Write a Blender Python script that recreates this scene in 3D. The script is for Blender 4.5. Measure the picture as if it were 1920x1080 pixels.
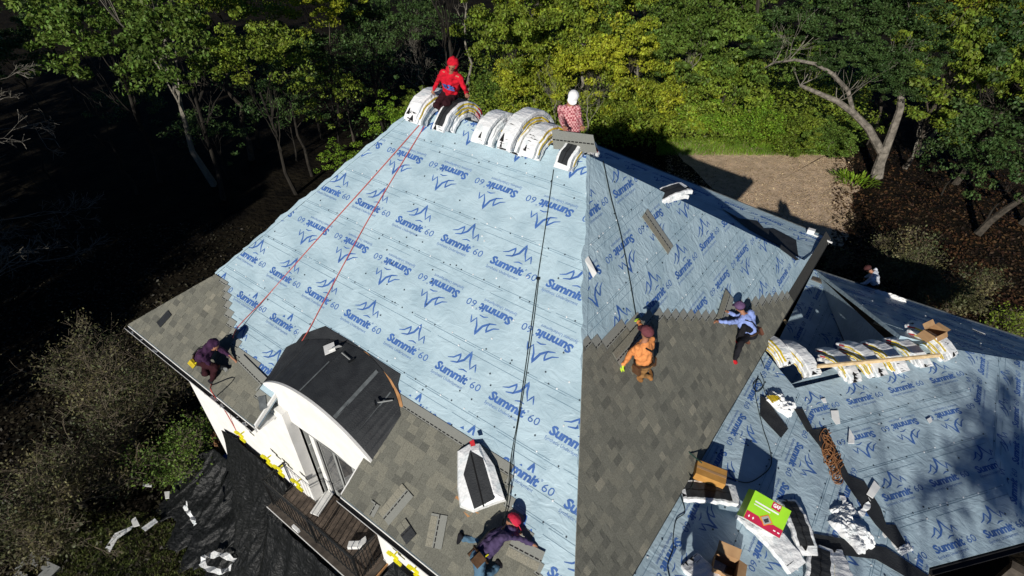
import bpy, bmesh, math, random
import numpy as np
from mathutils import Vector, Matrix, noise as mnoise
SC = bpy.context.scene
for o in list(bpy.data.objects): bpy.data.objects.remove(o)
COL = SC.collection
rad = math.radians
def V(*a): return np.array(a, float)
def nrm(a): a = np.array(a, float); return a / np.linalg.norm(a)

# ------------------------------------------------------------------ camera (drone, looking down at the roof)
FPX = 1050.0
PITCH, AZ = rad(38.1235), rad(-36.1053)
CAM = V(0, 0, 17.71)
FW = V(math.sin(AZ)*math.cos(PITCH), math.cos(AZ)*math.cos(PITCH), -math.sin(PITCH))
RT = V(math.cos(AZ), -math.sin(AZ), 0); UPV = np.cross(RT, FW)
cd = bpy.data.cameras.new('camera'); cam = bpy.data.objects.new('camera', cd); COL.objects.link(cam)
cd.sensor_width = 36; cd.lens = FPX/1920*36; cd.clip_start = 0.3; cd.clip_end = 900
M = Matrix.Identity(4)
for i in range(3):
    M[i][0] = RT[i]; M[i][1] = UPV[i]; M[i][2] = -FW[i]; M[i][3] = CAM[i]
cam.matrix_world = M; SC.camera = cam

# ------------------------------------------------------------------ light
SUNV = nrm(V(0.27932, -0.8861, 0.36987))          # towards the sun
w = bpy.data.worlds.new('World'); SC.world = w; w.use_nodes = True
nt = w.node_tree; bg = nt.nodes['Background']
sky = nt.nodes.new('ShaderNodeTexSky'); sky.sky_type = 'NISHITA'; sky.sun_disc = False
sky.sun_elevation = math.asin(SUNV[2]); sky.sun_rotation = math.atan2(SUNV[0], SUNV[1])
sky.air_density = 0.55; sky.dust_density = 0.0; sky.ozone_density = 6.0
nt.links.new(sky.outputs[0], bg.inputs[0]); bg.inputs[1].default_value = 0.05
sl = bpy.data.lights.new('sun', 'SUN'); sl.energy = 5.0; sl.angle = rad(0.5); sl.color = (1.0, 0.95, 0.87)
so = bpy.data.objects.new('sun', sl); COL.objects.link(so)
so.rotation_euler = Vector(SUNV).to_track_quat('Z', 'Y').to_euler(); so.location = (6, -18, 30)
SC.view_settings.view_transform = 'Standard'; SC.view_settings.look = 'None'
SC.view_settings.exposure = -0.06; SC.view_settings.gamma = 1.0
SC.view_settings.use_curve_mapping = False
SC.render.engine = 'CYCLES'

# ------------------------------------------------------------------ geometry helpers
def ray(p): return (p[0]-960)*RT + (540-p[1])*UPV + FPX*FW
def onp(p, P0, n, h=0.0):                       # pixel of the photo -> point on a real plane (raised h along z)
    d = ray(p); P0 = np.array(P0, float) + V(0, 0, h); return CAM + d*(((P0-CAM) @ n)/(d @ n))
def onz(p, z): return onp(p, V(0, 0, z), V(0, 0, 1))
def ony(p, y): return onp(p, V(0, y, 0), V(0, 1, 0))
class Face:                                     # a roof plane: u along the eave, v up the slope
    def __init__(s, O, udir, n):
        s.O = np.array(O, float); s.n = nrm(n); s.n = s.n*np.sign(s.n[2]); s.u = nrm(udir)
        s.v = np.cross(s.n, s.u); 
        if s.v[2] < 0: s.u = -s.u; s.v = -s.v
    def P(s, u, v, h=0.0): return s.O + s.u*u + s.v*v + s.n*h
    def uv(s, P): d = np.array(P, float)-s.O; return (float(d@s.u), float(d@s.v))
    def px(s, x, y): return s.uv(onp((x, y), s.O, s.n))
    def at(s, x, y, h=0.0): return onp((x, y), s.O, s.n, h)
def clip(poly, a, b, c):                        # keep a*u+b*v<=c
    out = []
    for i in range(len(poly)):
        p, q = poly[i], poly[(i+1) % len(poly)]
        dp, dq = a*p[0]+b*p[1]-c, a*q[0]+b*q[1]-c
        if dp <= 0: out.append(p)
        if (dp < 0 < dq) or (dq < 0 < dp):
            t = dp/(dp-dq); out.append((p[0]+(q[0]-p[0])*t, p[1]+(q[1]-p[1])*t))
    return out
def halfplanes(poly):                           # convex polygon -> half planes
    A = sum(poly[i][0]*poly[(i+1) % len(poly)][1]-poly[(i+1) % len(poly)][0]*poly[i][1] for i in range(len(poly)))
    if A < 0: poly = poly[::-1]
    hp = []
    for i in range(len(poly)):
        p, q = poly[i], poly[(i+1) % len(poly)]
        a, b = (q[1]-p[1]), -(q[0]-p[0]); l = math.hypot(a, b)
        if l < 1e-6: continue
        hp.append((a/l, b/l, (a*p[0]+b*p[1])/l))
    return hp
def clipc(poly, hps):
    for h in hps:
        poly = clip(poly, *h)
        if len(poly) < 3: return []
    return poly
def inside(pt, poly):
    r = False; n = len(poly)
    for i in range(n):
        (x1, y1), (x2, y2) = poly[i], poly[(i+1) % n]
        if (y1 > pt[1]) != (y2 > pt[1]) and pt[0] < (x2-x1)*(pt[1]-y1)/(y2-y1)+x1: r = not r
    return r

def tag(o, label=None, cat=None, group=None, kind=None):
    if label: o['label'] = label
    if cat: o['category'] = cat
    if group: o['group'] = group
    if kind: o['kind'] = kind
    return o
def link(o, parent=None):
    COL.objects.link(o)
    if parent is not None:
        o.parent = parent
        o.matrix_parent_inverse = parent.matrix_world.inverted() if False else Matrix.Translation(-Vector(parent.location))
    return o
def thing(name, label, cat, loc, group=None):
    o = bpy.data.objects.new(name, None); o.empty_display_size = 0.2; o.location = Vector([float(x) for x in loc]); link(o)
    return tag(o, label, cat, group)
class MB:
    def __init__(s): s.v = []; s.f = []; s.m = []; s.mi = 0
    def quadp(s, pts):
        i = len(s.v); s.v += [tuple(float(c) for c in p) for p in pts]; s.f.append(tuple(range(i, i+len(pts)))); s.m.append(s.mi)
    def prism(s, bot, top):                      # two rings of equal length
        n = len(bot); i = len(s.v); s.v += [tuple(map(float, p)) for p in bot]+[tuple(map(float, p)) for p in top]
        s.f.append(tuple(range(i+n-1, i-1, -1))); s.f.append(tuple(range(i+n, i+2*n))); s.m += [s.mi]*2
        for k in range(n): s.f.append((i+k, i+(k+1) % n, i+n+(k+1) % n, i+n+k)); s.m.append(s.mi)
    def slab(s, F, poly, h0, h1):                # polygon on a Face, extruded from h0 to h1
        A = sum(poly[i][0]*poly[(i+1) % len(poly)][1]-poly[(i+1) % len(poly)][0]*poly[i][1] for i in range(len(poly)))
        if A < 0: poly = poly[::-1]
        g = (lambda h: (h if callable(h) else (lambda p: h)))
        s.prism([F.P(*p, g(h0)(p)) for p in poly], [F.P(*p, g(h1)(p)) for p in poly])
    def box(s, a, b):
        (x0, y0, z0), (x1, y1, z1) = a, b
        s.prism([(x0, y0, z0), (x1, y0, z0), (x1, y1, z0), (x0, y1, z0)], [(x0, y0, z1), (x1, y0, z1), (x1, y1, z1), (x0, y1, z1)])
    def obox(s, c, ax, ay, az):                  # centre + three half axes
        c, ax, ay, az = [np.array(q, float) for q in (c, ax, ay, az)]
        r = [c-ax-ay, c+ax-ay, c+ax+ay, c-ax+ay]
        s.prism([p-az for p in r], [p+az for p in r])
    def tube(s, pts, rr, n=6, cap=True):
        pts = [np.array(p, float) for p in pts]; i0 = len(s.v); m = len(pts)
        if not hasattr(rr, '__len__'): rr = [rr]*m
        prev = None
        for k, p in enumerate(pts):
            t = nrm(pts[min(k+1, m-1)]-pts[max(k-1, 0)]+1e-9)
            a = np.cross(t, V(0, 0, 1)) if prev is None else prev-t*(prev@t)
            if np.linalg.norm(a) < 1e-4: a = np.cross(t, V(1, 0, 0))
            a = nrm(a); b = np.cross(t, a); prev = a
            for j in range(n):
                q = p+(a*math.cos(2*math.pi*j/n)+b*math.sin(2*math.pi*j/n))*rr[k]; s.v.append(tuple(q))
        for k in range(m-1):
            for j in range(n):
                s.f.append((i0+k*n+j, i0+k*n+(j+1) % n, i0+(k+1)*n+(j+1) % n, i0+(k+1)*n+j)); s.m.append(s.mi)
        if cap:
            s.f.append(tuple(i0+j for j in range(n-1, -1, -1))); s.f.append(tuple(i0+(m-1)*n+j for j in range(n))); s.m += [s.mi]*2
    def mesh(s, name, mats):
        me = bpy.data.meshes.new(name); me.from_pydata(s.v, [], s.f)
        for m in (mats if isinstance(mats, (list, tuple)) else [mats]): me.materials.append(m)
        me.polygons.foreach_set('material_index', s.m); me.update(); return me
    def build(s, name, mats, parent=None, smooth=False, base=None):
        if base is not None and parent is None: s.v = [(x-base[0], y-base[1], z-base[2]) for x, y, z in s.v]
        me = s.mesh(name, mats)
        if smooth: me.polygons.foreach_set('use_smooth', [True]*len(me.polygons))
        o = bpy.data.objects.new(name, me); 
        if base is not None and parent is None: o.location = Vector([float(x) for x in base])
        return link(o, parent)

# ------------------------------------------------------------------ materials
def mat(name, c1, c2=None, scale=8.0, rough=0.8, bump=0.0, bscale=None, spec=0.3, detail=4.0, lo=0.35, hi=0.65, metal=0.0, rand=0.0, bdist=0.02, trans=0.0):
    m = bpy.data.materials.new(name); m.use_nodes = True; t = m.node_tree; N = t.nodes; L = t.links
    b = N['Principled BSDF']; b.inputs['Roughness'].default_value = rough; b.inputs['Metallic'].default_value = metal
    b.inputs['Specular IOR Level'].default_value = spec
    tc = N.new('ShaderNodeTexCoord'); c2 = c2 or tuple(x*0.75 for x in c1)
    nz = N.new('ShaderNodeTexNoise'); nz.inputs['Scale'].default_value = scale; nz.inputs['Detail'].default_value = detail
    L.new(tc.outputs['Object'], nz.inputs['Vector'])
    cr = N.new('ShaderNodeValToRGB'); cr.color_ramp.elements[0].position = lo; cr.color_ramp.elements[1].position = hi
    cr.color_ramp.elements[0].color = (*c2, 1); cr.color_ramp.elements[1].color = (*c1, 1)
    L.new(nz.outputs['Fac'], cr.inputs[0]); out = cr.outputs[0]
    if rand > 0:
        oi = N.new('ShaderNodeObjectInfo'); hs = N.new('ShaderNodeHueSaturation'); mr = N.new('ShaderNodeMapRange')
        mr.inputs[3].default_value = 1-rand; mr.inputs[4].default_value = 1+rand
        L.new(oi.outputs['Random'], mr.inputs[0]); L.new(mr.outputs[0], hs.inputs['Value']); L.new(out, hs.inputs['Color']); out = hs.outputs[0]
    L.new(out, b.inputs['Base Color'])
    if bump > 0:
        n2 = N.new('ShaderNodeTexNoise'); n2.inputs['Scale'].default_value = bscale or scale*3; n2.inputs['Detail'].default_value = 5
        L.new(tc.outputs['Object'], n2.inputs['Vector'])
        bp = N.new('ShaderNodeBump'); bp.inputs['Strength'].default_value = bump; bp.inputs['Distance'].default_value = bdist
        L.new(n2.outputs['Fac'], bp.inputs['Height']); L.new(bp.outputs[0], b.inputs['Normal'])
    if trans > 0:
        tr = N.new('ShaderNodeBsdfTranslucent'); mx = N.new('ShaderNodeMixShader'); mx.inputs[0].default_value = trans
        L.new(out, tr.inputs[0]); L.new(b.outputs[0], mx.inputs[1]); L.new(tr.outputs[0], mx.inputs[2])
        L.new(mx.outputs[0], N['Material Output'].inputs[0])
    return m
def membrane(name, base, worn):
    """woven synthetic sheet: long soft wrinkles + fine crumple, darker scuffs"""
    m = mat(name, base, worn, scale=1.7, rough=0.40, spec=0.42, detail=9, lo=0.34, hi=0.6)
    t = m.node_tree; N = t.nodes; L = t.links; b = N['Principled BSDF']; tc = [n for n in N if n.type == 'TEX_COORD'][0]
    w1 = N.new('ShaderNodeTexNoise'); w1.inputs['Scale'].default_value = 2.6; w1.inputs['Detail'].default_value = 6; w1.inputs['Distortion'].default_value = 1.6
    mp = N.new('ShaderNodeMapping'); mp.inputs['Scale'].default_value = (1.0, 1.7, 1.7); mp.inputs['Rotation'].default_value = (0.3, 0.2, 0.7)
    L.new(tc.outputs['Object'], mp.inputs[0]); L.new(mp.outputs[0], w1.inputs['Vector'])
    w2 = N.new('ShaderNodeTexNoise'); w2.inputs['Scale'].default_value = 16; w2.inputs['Detail'].default_value = 4; w2.inputs['Distortion'].default_value = 0.8
    L.new(tc.outputs['Object'], w2.inputs['Vector'])
    vr = N.new('ShaderNodeTexVoronoi'); vr.feature = 'DISTANCE_TO_EDGE'; vr.inputs['Scale'].default_value = 2.3
    dn = N.new('ShaderNodeVectorMath'); dn.operation = 'ADD'; L.new(mp.outputs[0], dn.inputs[0]); L.new(w1.outputs['Color'], dn.inputs[1]); L.new(dn.outputs[0], vr.inputs['Vector'])
    b1 = N.new('ShaderNodeBump'); b1.inputs['Strength'].default_value = 0.46; b1.inputs['Distance'].default_value = 0.055
    b2 = N.new('ShaderNodeBump'); b2.inputs['Strength'].default_value = 0.22; b2.inputs['Distance'].default_value = 0.012
    ad = N.new('ShaderNodeMath'); ad.operation = 'MULTIPLY_ADD'; ad.inputs[1].default_value = 0.35
    pw = N.new('ShaderNodeMath'); pw.operation = 'MINIMUM'; pw.inputs[1].default_value = 0.12; L.new(vr.outputs['Distance'], pw.inputs[0])
    L.new(pw.outputs[0], ad.inputs[0]); L.new(w1.outputs['Fac'], ad.inputs[2])
    L.new(ad.outputs[0], b1.inputs['Height']); L.new(w2.outputs['Fac'], b2.inputs['Height']); L.new(b1.outputs[0], b2.inputs['Normal'])
    L.new(b2.outputs[0], b.inputs['Normal'])
    return m
MT = {}
MT['membrane'] = membrane('membrane', (0.43, 0.56, 0.625), (0.33, 0.45, 0.515))
MT['membrane_dull'] = membrane('membrane_dull', (0.43, 0.555, 0.63), (0.33, 0.44, 0.51))
MT['ink'] = mat('ink', (0.062, 0.15, 0.41), (0.045, 0.115, 0.33), scale=5, rough=0.6)
MT['ink_line'] = mat('ink_line', (0.16, 0.27, 0.36), scale=5, rough=0.7)
SH = []
for i, c in enumerate([(0.212, 0.210, 0.174), (0.185, 0.184, 0.154), (0.243, 0.237, 0.192), (0.150, 0.150, 0.128), (0.31, 0.295, 0.235)]):
    SH.append(mat('shingle_granules_%d' % i, c, tuple(x*0.66 for x in c), scale=55, rough=0.95, bump=0.7, bscale=160, spec=0.1, bdist=0.006))
MT['headlap'] = mat('headlap', (0.27, 0.275, 0.25), (0.20, 0.205, 0.185), scale=120, rough=0.95, bump=0.4, bscale=200, bdist=0.005)
MT['tar'] = mat('tar', (0.006, 0.006, 0.007), (0.012, 0.012, 0.012), scale=30, rough=0.6)
MT['felt'] = mat('felt', (0.032, 0.035, 0.038), (0.020, 0.022, 0.025), scale=4, rough=0.62, bump=0.45, bscale=40, detail=9, spec=0.3)
MT['felt_edge'] = mat('felt_edge', (0.14, 0.155, 0.16), (0.08, 0.09, 0.095), scale=9, rough=0.8)
MT['stucco'] = mat('stucco', (0.84, 0.83, 0.80), (0.76, 0.75, 0.72), scale=3, rough=0.9, bump=0.2, bscale=60)
MT['trim'] = mat('trim', (0.82, 0.82, 0.80), (0.7, 0.7, 0.68), scale=4, rough=0.6)
MT['wood'] = mat('wood', (0.50, 0.27, 0.12), (0.34, 0.17, 0.07), scale=7, rough=0.8)
MT['pale_wood'] = mat('pale_wood', (0.72, 0.55, 0.32), (0.55, 0.40, 0.22), scale=11, rough=0.8)
MT['deckwood'] = mat('deckwood', (0.13, 0.10, 0.078), (0.07, 0.055, 0.044), scale=9, rough=0.9, bump=0.3, rand=0.25)
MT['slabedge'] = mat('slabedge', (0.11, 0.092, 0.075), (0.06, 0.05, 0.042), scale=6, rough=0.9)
MT['iron'] = mat('iron', (0.012, 0.013, 0.014), scale=9, rough=0.5, spec=0.5)
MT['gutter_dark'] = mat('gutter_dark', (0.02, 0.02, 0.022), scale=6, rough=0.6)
MT['grey_paint'] = mat('grey_paint', (0.33, 0.34, 0.33), (0.26, 0.27, 0.26), scale=4, rough=0.7)
MT['glass'] = mat('glass', (0.03, 0.035, 0.04), (0.08, 0.08, 0.08), scale=5, rough=0.08, spec=0.8)
MT['wrap'] = mat('wrap', (0.82, 0.83, 0.83), (0.60, 0.66, 0.68), scale=7, rough=0.35, bump=0.6, bscale=18, spec=0.5, detail=6, lo=0.28, hi=0.5, bdist=0.03)
MT['yellow'] = mat('yellow', (0.80, 0.60, 0.03), (0.62, 0.44, 0.03), scale=12, rough=0.5)
MT['bright_yellow'] = mat('bright_yellow', (0.85, 0.78, 0.02), scale=12, rough=0.5)
MT['red'] = mat('red', (0.62, 0.03, 0.04), (0.45, 0.02, 0.03), scale=9, rough=0.6)
MT['white'] = mat('white', (0.82, 0.82, 0.8), (0.75, 0.76, 0.76), scale=9, rough=0.6)
MT['cardboard'] = mat('cardboard', (0.42, 0.26, 0.13), (0.34, 0.20, 0.10), scale=5, rough=0.9)
MT['cardboard_dark'] = mat('cardboard_dark', (0.16, 0.085, 0.04), scale=5, rough=0.9)
MT['box_orange'] = mat('box_orange', (0.52, 0.27, 0.07), (0.42, 0.21, 0.05), scale=6, rough=0.8)
MT['lime'] = mat('lime', (0.30, 0.62, 0.02), (0.26, 0.55, 0.02), scale=4, rough=0.5)
MT['crimson'] = mat('crimson', (0.48, 0.012, 0.06), scale=4, rough=0.5)
MT['tarp'] = mat('tarp', (0.012, 0.013, 0.014), (0.003, 0.004, 0.004), scale=14, rough=0.5, bump=0.9, bscale=9, spec=0.3, detail=8, bdist=0.06)
MT['rope_red'] = mat('rope_red', (0.55, 0.10, 0.08), scale=40, rough=0.8)
MT['rope_black'] = mat('rope_black', (0.012, 0.02, 0.018), scale=40, rough=0.8)
MT['rope_green'] = mat('rope_green', (0.02, 0.06, 0.045), scale=40, rough=0.8)
MT['rope_tan'] = mat('rope_tan', (0.36, 0.17, 0.07), (0.25, 0.11, 0.05), scale=40, rough=0.9)
MT['cap_nail'] = mat('cap_nail', (0.85, 0.87, 0.88), scale=5, rough=0.4)
MT['cap_nail_dark'] = mat('cap_nail_dark', (0.05, 0.07, 0.09), scale=5, rough=0.5)
MT['skin'] = mat('skin', (0.36, 0.17, 0.10), (0.30, 0.14, 0.08), scale=12, rough=0.6)
MT['hair'] = mat('hair', (0.012, 0.009, 0.008), scale=40, rough=0.7)
def cloth(name, c, bump=0.5, k=0.7): return mat(name, c, tuple(x*k for x in c), scale=9, rough=0.9, bump=bump, bscale=14, bdist=0.03, spec=0.15)
# ------------------------------------------------------------------ the house: corner points (metres)
C1, C2, C3, C4 = V(-13.64, 2.75, 8.51), V(-1.0, 2.75, 8.51), V(-0.63, 17.03, 8.51), V(-13.64, 17.03, 8.51)
R1, R2 = V(-9.03, 8.88, 13.11), V(-4.66, 8.88, 13.11)
K1 = V(-12.09, 4.52, 9.66)
nR = nrm(np.cross(C3-C2, R2-C2)); nR = nR*np.sign(nR[2])
def on_plane_x(P0, n, y, z): return V(P0[0]-(n[1]*(y-P0[1])+n[2]*(z-P0[2]))/n[0], y, z)
K2 = on_plane_x(C2, nR, 4.52, 9.66)
K3 = onz((1496, 491), 8.70)
K4 = V(-12.3, K3[1], K3[2])
X1, Y1 = V(1, 0, 0), V(0, 1, 0)
FS = Face(K1, X1, np.cross(K2-K1, R2-K1))
FF = Face(C1, X1, np.cross(C2-C1, K1-C1))
FR = Face(C2, C3-C2, nR)
qb_ = onz((1300, 345), 8.51); C4 = V(-13.64, C3[1]+(qb_[1]-C3[1])*(-13.64-C3[0])/(qb_[0]-C3[0]), 8.51)
FB = Face(C3, C4-C3, np.cross(C4-C3, K3-C3))
# lower wing
ZA = 8.36; SA = 0.16
nA = nrm(V(SA, 0, 1)); A0 = V(-0.7, 3.0, ZA)
def onA(p, h=0): return onp(p, A0, nA, h)
V0 = onA((1490, 728)); B1 = onA((1742, 1064))
V1 = onz((1790, 655), V0[2]+0.06)
nB = nrm(np.cross(V1-V0, B1-V0)); nB = nB*np.sign(nB[2])
def onB(p, h=0): return onp(p, V0, nB, h)
B2 = onB((1920, 1017)); B3 = B1+(B2-B1)*1.45
ZN = V1[2]; P0 = onz((1530, 507), ZN-1.72); P1 = P0+V(12, 0, 0)
nN = nrm(np.cross(V(1, 0, 0), P0-V1)); nN = nN*np.sign(nN[2])
VT = onz((1680, 646), ZN); V2 = V(V1[0]+7, V1[1], V1[2]-0.02)
H1 = onB((1889, 924)); H1 = V1+(H1-V1)*1.18
A_near = V(-1.2, 0.4, ZA+.08); MA = onA((1432, 655))
EA = V(-0.60, P0[1], P0[2])
F_A = Face(A0, Y1, nA); F_Bw = Face(V0, V1-V0, nB)
F_N = Face(P0, X1, nN)
nE = nrm(V(0.10, -0.06, 1)); F_E = Face(P0, Y1, nE)
sC = (V1[2]-H1[2])/(H1[0]-V1[0]); nC = nrm(V(sC, 0, 1)); sN = (V1[2]-P0[2])/(P0[1]-V1[1])
V2 = V1+V(7.0, 7.0*sC/sN, -7.0*sC)
CE = V(H1[0]+5, H1[1], 0); CE[2] = V1[2]-sC*(CE[0]-V1[0])
F_C = Face(V1, Y1, nC)
P1 = V(V2[0], P0[1], P0[2])
rng = random.Random(7)
# ------------------------------------------------------------------ printed lettering (flat print, built as thin sheets)
def glyphs(txt, size, shear=0.0, bold=0.0, width=None, sp=1.0):
    cu = bpy.data.curves.new('t', 'FONT'); cu.body = txt; cu.size = size; cu.shear = shear; cu.offset = bold; cu.resolution_u = 2; cu.space_character = sp
    o = bpy.data.objects.new('t', cu); COL.objects.link(o); bpy.context.view_layer.update()
    me = bpy.data.meshes.new_from_object(o.evaluated_get(bpy.context.evaluated_depsgraph_get()))
    vs = [(v.co.x, v.co.y) for v in me.vertices]; fs = [tuple(p.vertices) for p in me.polygons]
    bpy.data.objects.remove(o); bpy.data.curves.remove(cu); bpy.data.meshes.remove(me)
    x0 = min(v[0] for v in vs); x1 = max(v[0] for v in vs); k = (width/(x1-x0)) if width else 1
    return [((x-x0)*k, y) for x, y in vs], fs
def stroke(pts, w):                              # tapered brush stroke
    vs = []; n = len(pts)
    P = []
    for i in range(n-1):
        for t in (0, .33, .66): P.append(tuple(pts[i][k]*(1-t)+pts[i+1][k]*t for k in (0, 1)))
    P.append(pts[-1]); m = len(P)
    for i, p in enumerate(P):
        a = P[max(0, i-1)]; b = P[min(m-1, i+1)]; d = (b[0]-a[0], b[1]-a[1]); l = math.hypot(*d) or 1
        ww = w*(0.25+0.75*math.sin(math.pi*min(1, max(0.0, (i+0.4)/m)))); vs += [(p[0]-d[1]/l*ww, p[1]+d[0]/l*ww), (p[0]+d[1]/l*ww, p[1]-d[0]/l*ww)]
    return vs, [(2*i, 2*i+1, 2*i+3, 2*i+2) for i in range(m-1)]
def compose(parts):
    vs, fs = [], []
    for (v, f), (dx, dy) in parts:
        k = len(vs); vs += [(x+dx, y+dy) for x, y in v]; fs += [tuple(i+k for i in q) for q in f]
    return vs, fs
LOGO = compose([
    (glyphs('Summit', 0.235, 0.12, 0.010, 0.80, 0.95), (0.0, 0.30)),
    (glyphs('60', 0.21, 0.05, 0.0, 0.235), (0.885, 0.30)),
    (glyphs('\u00ae', 0.06), (0.81, 0.43)),
    (glyphs('Synthetic Underlayment', 0.088, 0.1, 0.0, 0.80), (-0.03, 0.185)),
    (stroke([(0.16, 0.62), (0.28, 0.67), (0.40, 0.80), (0.42, 0.70), (0.40, 0.60)], 0.019), (0, 0)),
    (stroke([(0.26, 0.565), (0.40, 0.61), (0.52, 0.72), (0.60, 0.94), (0.645, 0.76), (0.72, 0.62)], 0.026), (0, 0)),
    (stroke([(0.72, 0.60), (0.80, 0.75), (0.86, 0.60)], 0.017), (0, 0)),
    (stroke([(0.50, 0.50), (0.60, 0.54), (0.70, 0.53)], 0.014), (0, 0))])
LOGO = ([(x*.94+.02, y*.93+.02 if y < .5 else (.5+(y-.5)*.95)*.93+.02) for x, y in LOGO[0]], LOGO[1])
def hull(pts):
    P = sorted(set((round(a, 6), round(b, 6)) for a, b in pts)); 
    def half(P):
        H = []
        for p in P:
            while len(H) > 1 and (H[-1][0]-H[-2][0])*(p[1]-H[-2][1])-(H[-1][1]-H[-2][1])*(p[0]-H[-2][0]) <= 0: H.pop()
            H.append(p)
        return H
    a, b = half(P), half(P[::-1]); return a[:-1]+b[:-1]
from mathutils.geometry import tessellate_polygon
def convex_parts(poly):
    hl = hull(poly)
    if len(hl) >= len(poly): return [poly]
    return [[poly[i] for i in t] for t in tessellate_polygon([[Vector((a, b, 0)) for a, b in poly]])]
def print_rows(F, poly, rows, parent_by_row, pitch=1.27, h=None, lap=0.09, k_=1.0):
    """rows: (vlow, vhigh, up, phase)"""
    parts = [halfplanes(c) for c in convex_parts(poly)]; hp = parts[0] if len(parts) == 1 else None
    us = [p[0] for p in poly]; u0, u1 = min(us)-1.5, max(us)+1.5
    for (va, vb, up, ph), par in zip(rows, parent_by_row):
        hh = lambda p: 0.0035+0.008*max(0, min(1, (vb-p[1])/(vb-va+lap)))+0.0025
        vs, fs = [], []; k0 = math.floor((u0-ph)/pitch)
        for k in range(k0, k0+int((u1-u0)/pitch)+3):
            ub = ph+k*pitch; jit = 0.012*math.sin(k*3.1+va)
            T = (lambda x, y: (ub+x*k_, va+(y+.04)*k_+jit)) if up else (lambda x, y: (ub+(1.1-x)*k_, vb-(y+.13)*k_+jit))
            cs = [T(0, 0.1), T(1.15, 0.1), T(1.15, 1.0), T(0, 1.0)]
            full = (all(all(a*c[0]+b*c[1] <= cc for a, b, cc in hp) for c in cs) if hp else all(inside(c, poly) for c in cs)) and all(va-lap < c[1] < vb for c in cs)
            if full:
                i = len(vs); vs += [tuple(F.P(*T(*p), hh(T(*p)))) for p in LOGO[0]]; fs += [tuple(q+i for q in f) for f in LOGO[1]]
            else:
                P = [T(*p) for p in LOGO[0]]
                for H_ in parts:
                    if len(clipc(cs, H_)) < 3: continue
                    for f in LOGO[1]:
                        q = clip(clip(clipc([P[j] for j in f], H_), 0, 1, vb), 0, -1, -(va-lap))
                        if len(q) >= 3: i = len(vs); vs += [tuple(F.P(*p, hh(p))) for p in q]; fs.append(tuple(range(i, i+len(q))))
        if vs and par is not None:
            me = bpy.data.meshes.new('printed_lettering'); me.from_pydata(vs, [], fs); me.materials.append(MT['ink'])
            tag(link(bpy.data.objects.new('printed_lettering', me), par), kind='stuff')

def sheet_rows(F, poly, rows, parent, m, lap=0.09, seed=1, name='underlayment_sheet'):
    """one long sheet per course, its lower edge lapped over the course below"""
    out = []; r = random.Random(seed)
    for i, (va, vb, up, ph) in enumerate(rows):
        q = clip(clip(poly, 0, -1, -(va-lap)), 0, 1, vb)
        if len(q) < 3: out.append(None); continue
        hf = lambda p, va=va, vb=vb: 0.0035+0.008*max(0, min(1, (vb-p[1])/(vb-va+lap)))
        mb = MB(); mb.slab(F, q, lambda p: -0.0+hf(p)-0.003, hf)
        o = mb.build(name, m, parent); out.append(o)
        # printed lap guide lines near the upper edge and the lower edge (thin ink strips)
        ml = MB()
        hps_ = [halfplanes(c_) for c_ in convex_parts(poly)]
        us = [p[0] for p in q]; 
        for dv in (va+0.02-lap, va+0.055-lap, vb-0.20):
            u = min(us)
            while u < max(us):
                L = r.uniform(0.5, 2.2); 
                for hp in hps_:
                    s = clipc([(u, dv), (u+L, dv), (u+L, dv+0.007), (u, dv+0.007)], hp)
                    if len(s) >= 3: ml.quadp([F.P(*p, hf(p)+0.004) for p in s])
                u += L+r.uniform(0.02, 0.5)
        if ml.v: tag(ml.build('lap_line', MT['ink_line'], o), kind='stuff')
    return out
def cap_nails(F, poly, rows, parent, seed=3, dens=1.0, skip=None):
    mb = MB(); r = random.Random(seed); us = [p[0] for p in poly]; hp = halfplanes(hull(poly))
    def disc(u, v, rr):
        if not all(a*u+b*v <= c-0.03 for a, b, c in hp): return
        if not inside((u, v), poly): return
        c = [(u+rr*math.cos(k*math.pi/3), v+rr*math.sin(k*math.pi/3)) for k in range(6)]
        mb.slab(F, c, 0.010, 0.019)
    for va, vb, up, ph in rows:
        u = min(us)
        while u < max(us):
            mb.mi = 1 if r.random() < .6 else 0
            disc(u+r.uniform(-.03, .03), va-0.03+r.uniform(-.015, .015), 0.016); u += r.uniform(.18, .50)/dens
        for _ in range(int((max(us)-min(us))*2.2*dens)):
            mb.mi = 1 if r.random() < .7 else 0
            disc(r.uniform(min(us), max(us)), r.uniform(va, vb), 0.017)
    if mb.v: tag(mb.build('cap_nail', [MT['cap_nail'], MT['cap_nail_dark']], parent), kind='stuff')

# ------------------------------------------------------------------ THE HOUSE
house = thing('house', 'large white stucco house whose hipped roof is half stripped to pale blue underlayment', 'house', (-7, 9, 0))
ONE = None
def uvp(F, *P): return [F.uv(p) for p in P]
# dormer notch on the front eave
DXL, DXR, DY = -8.85, -5.62, 3.46
NL, NR = -8.45, -5.82                              # where the front eave stops left / right of the balcony
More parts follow.
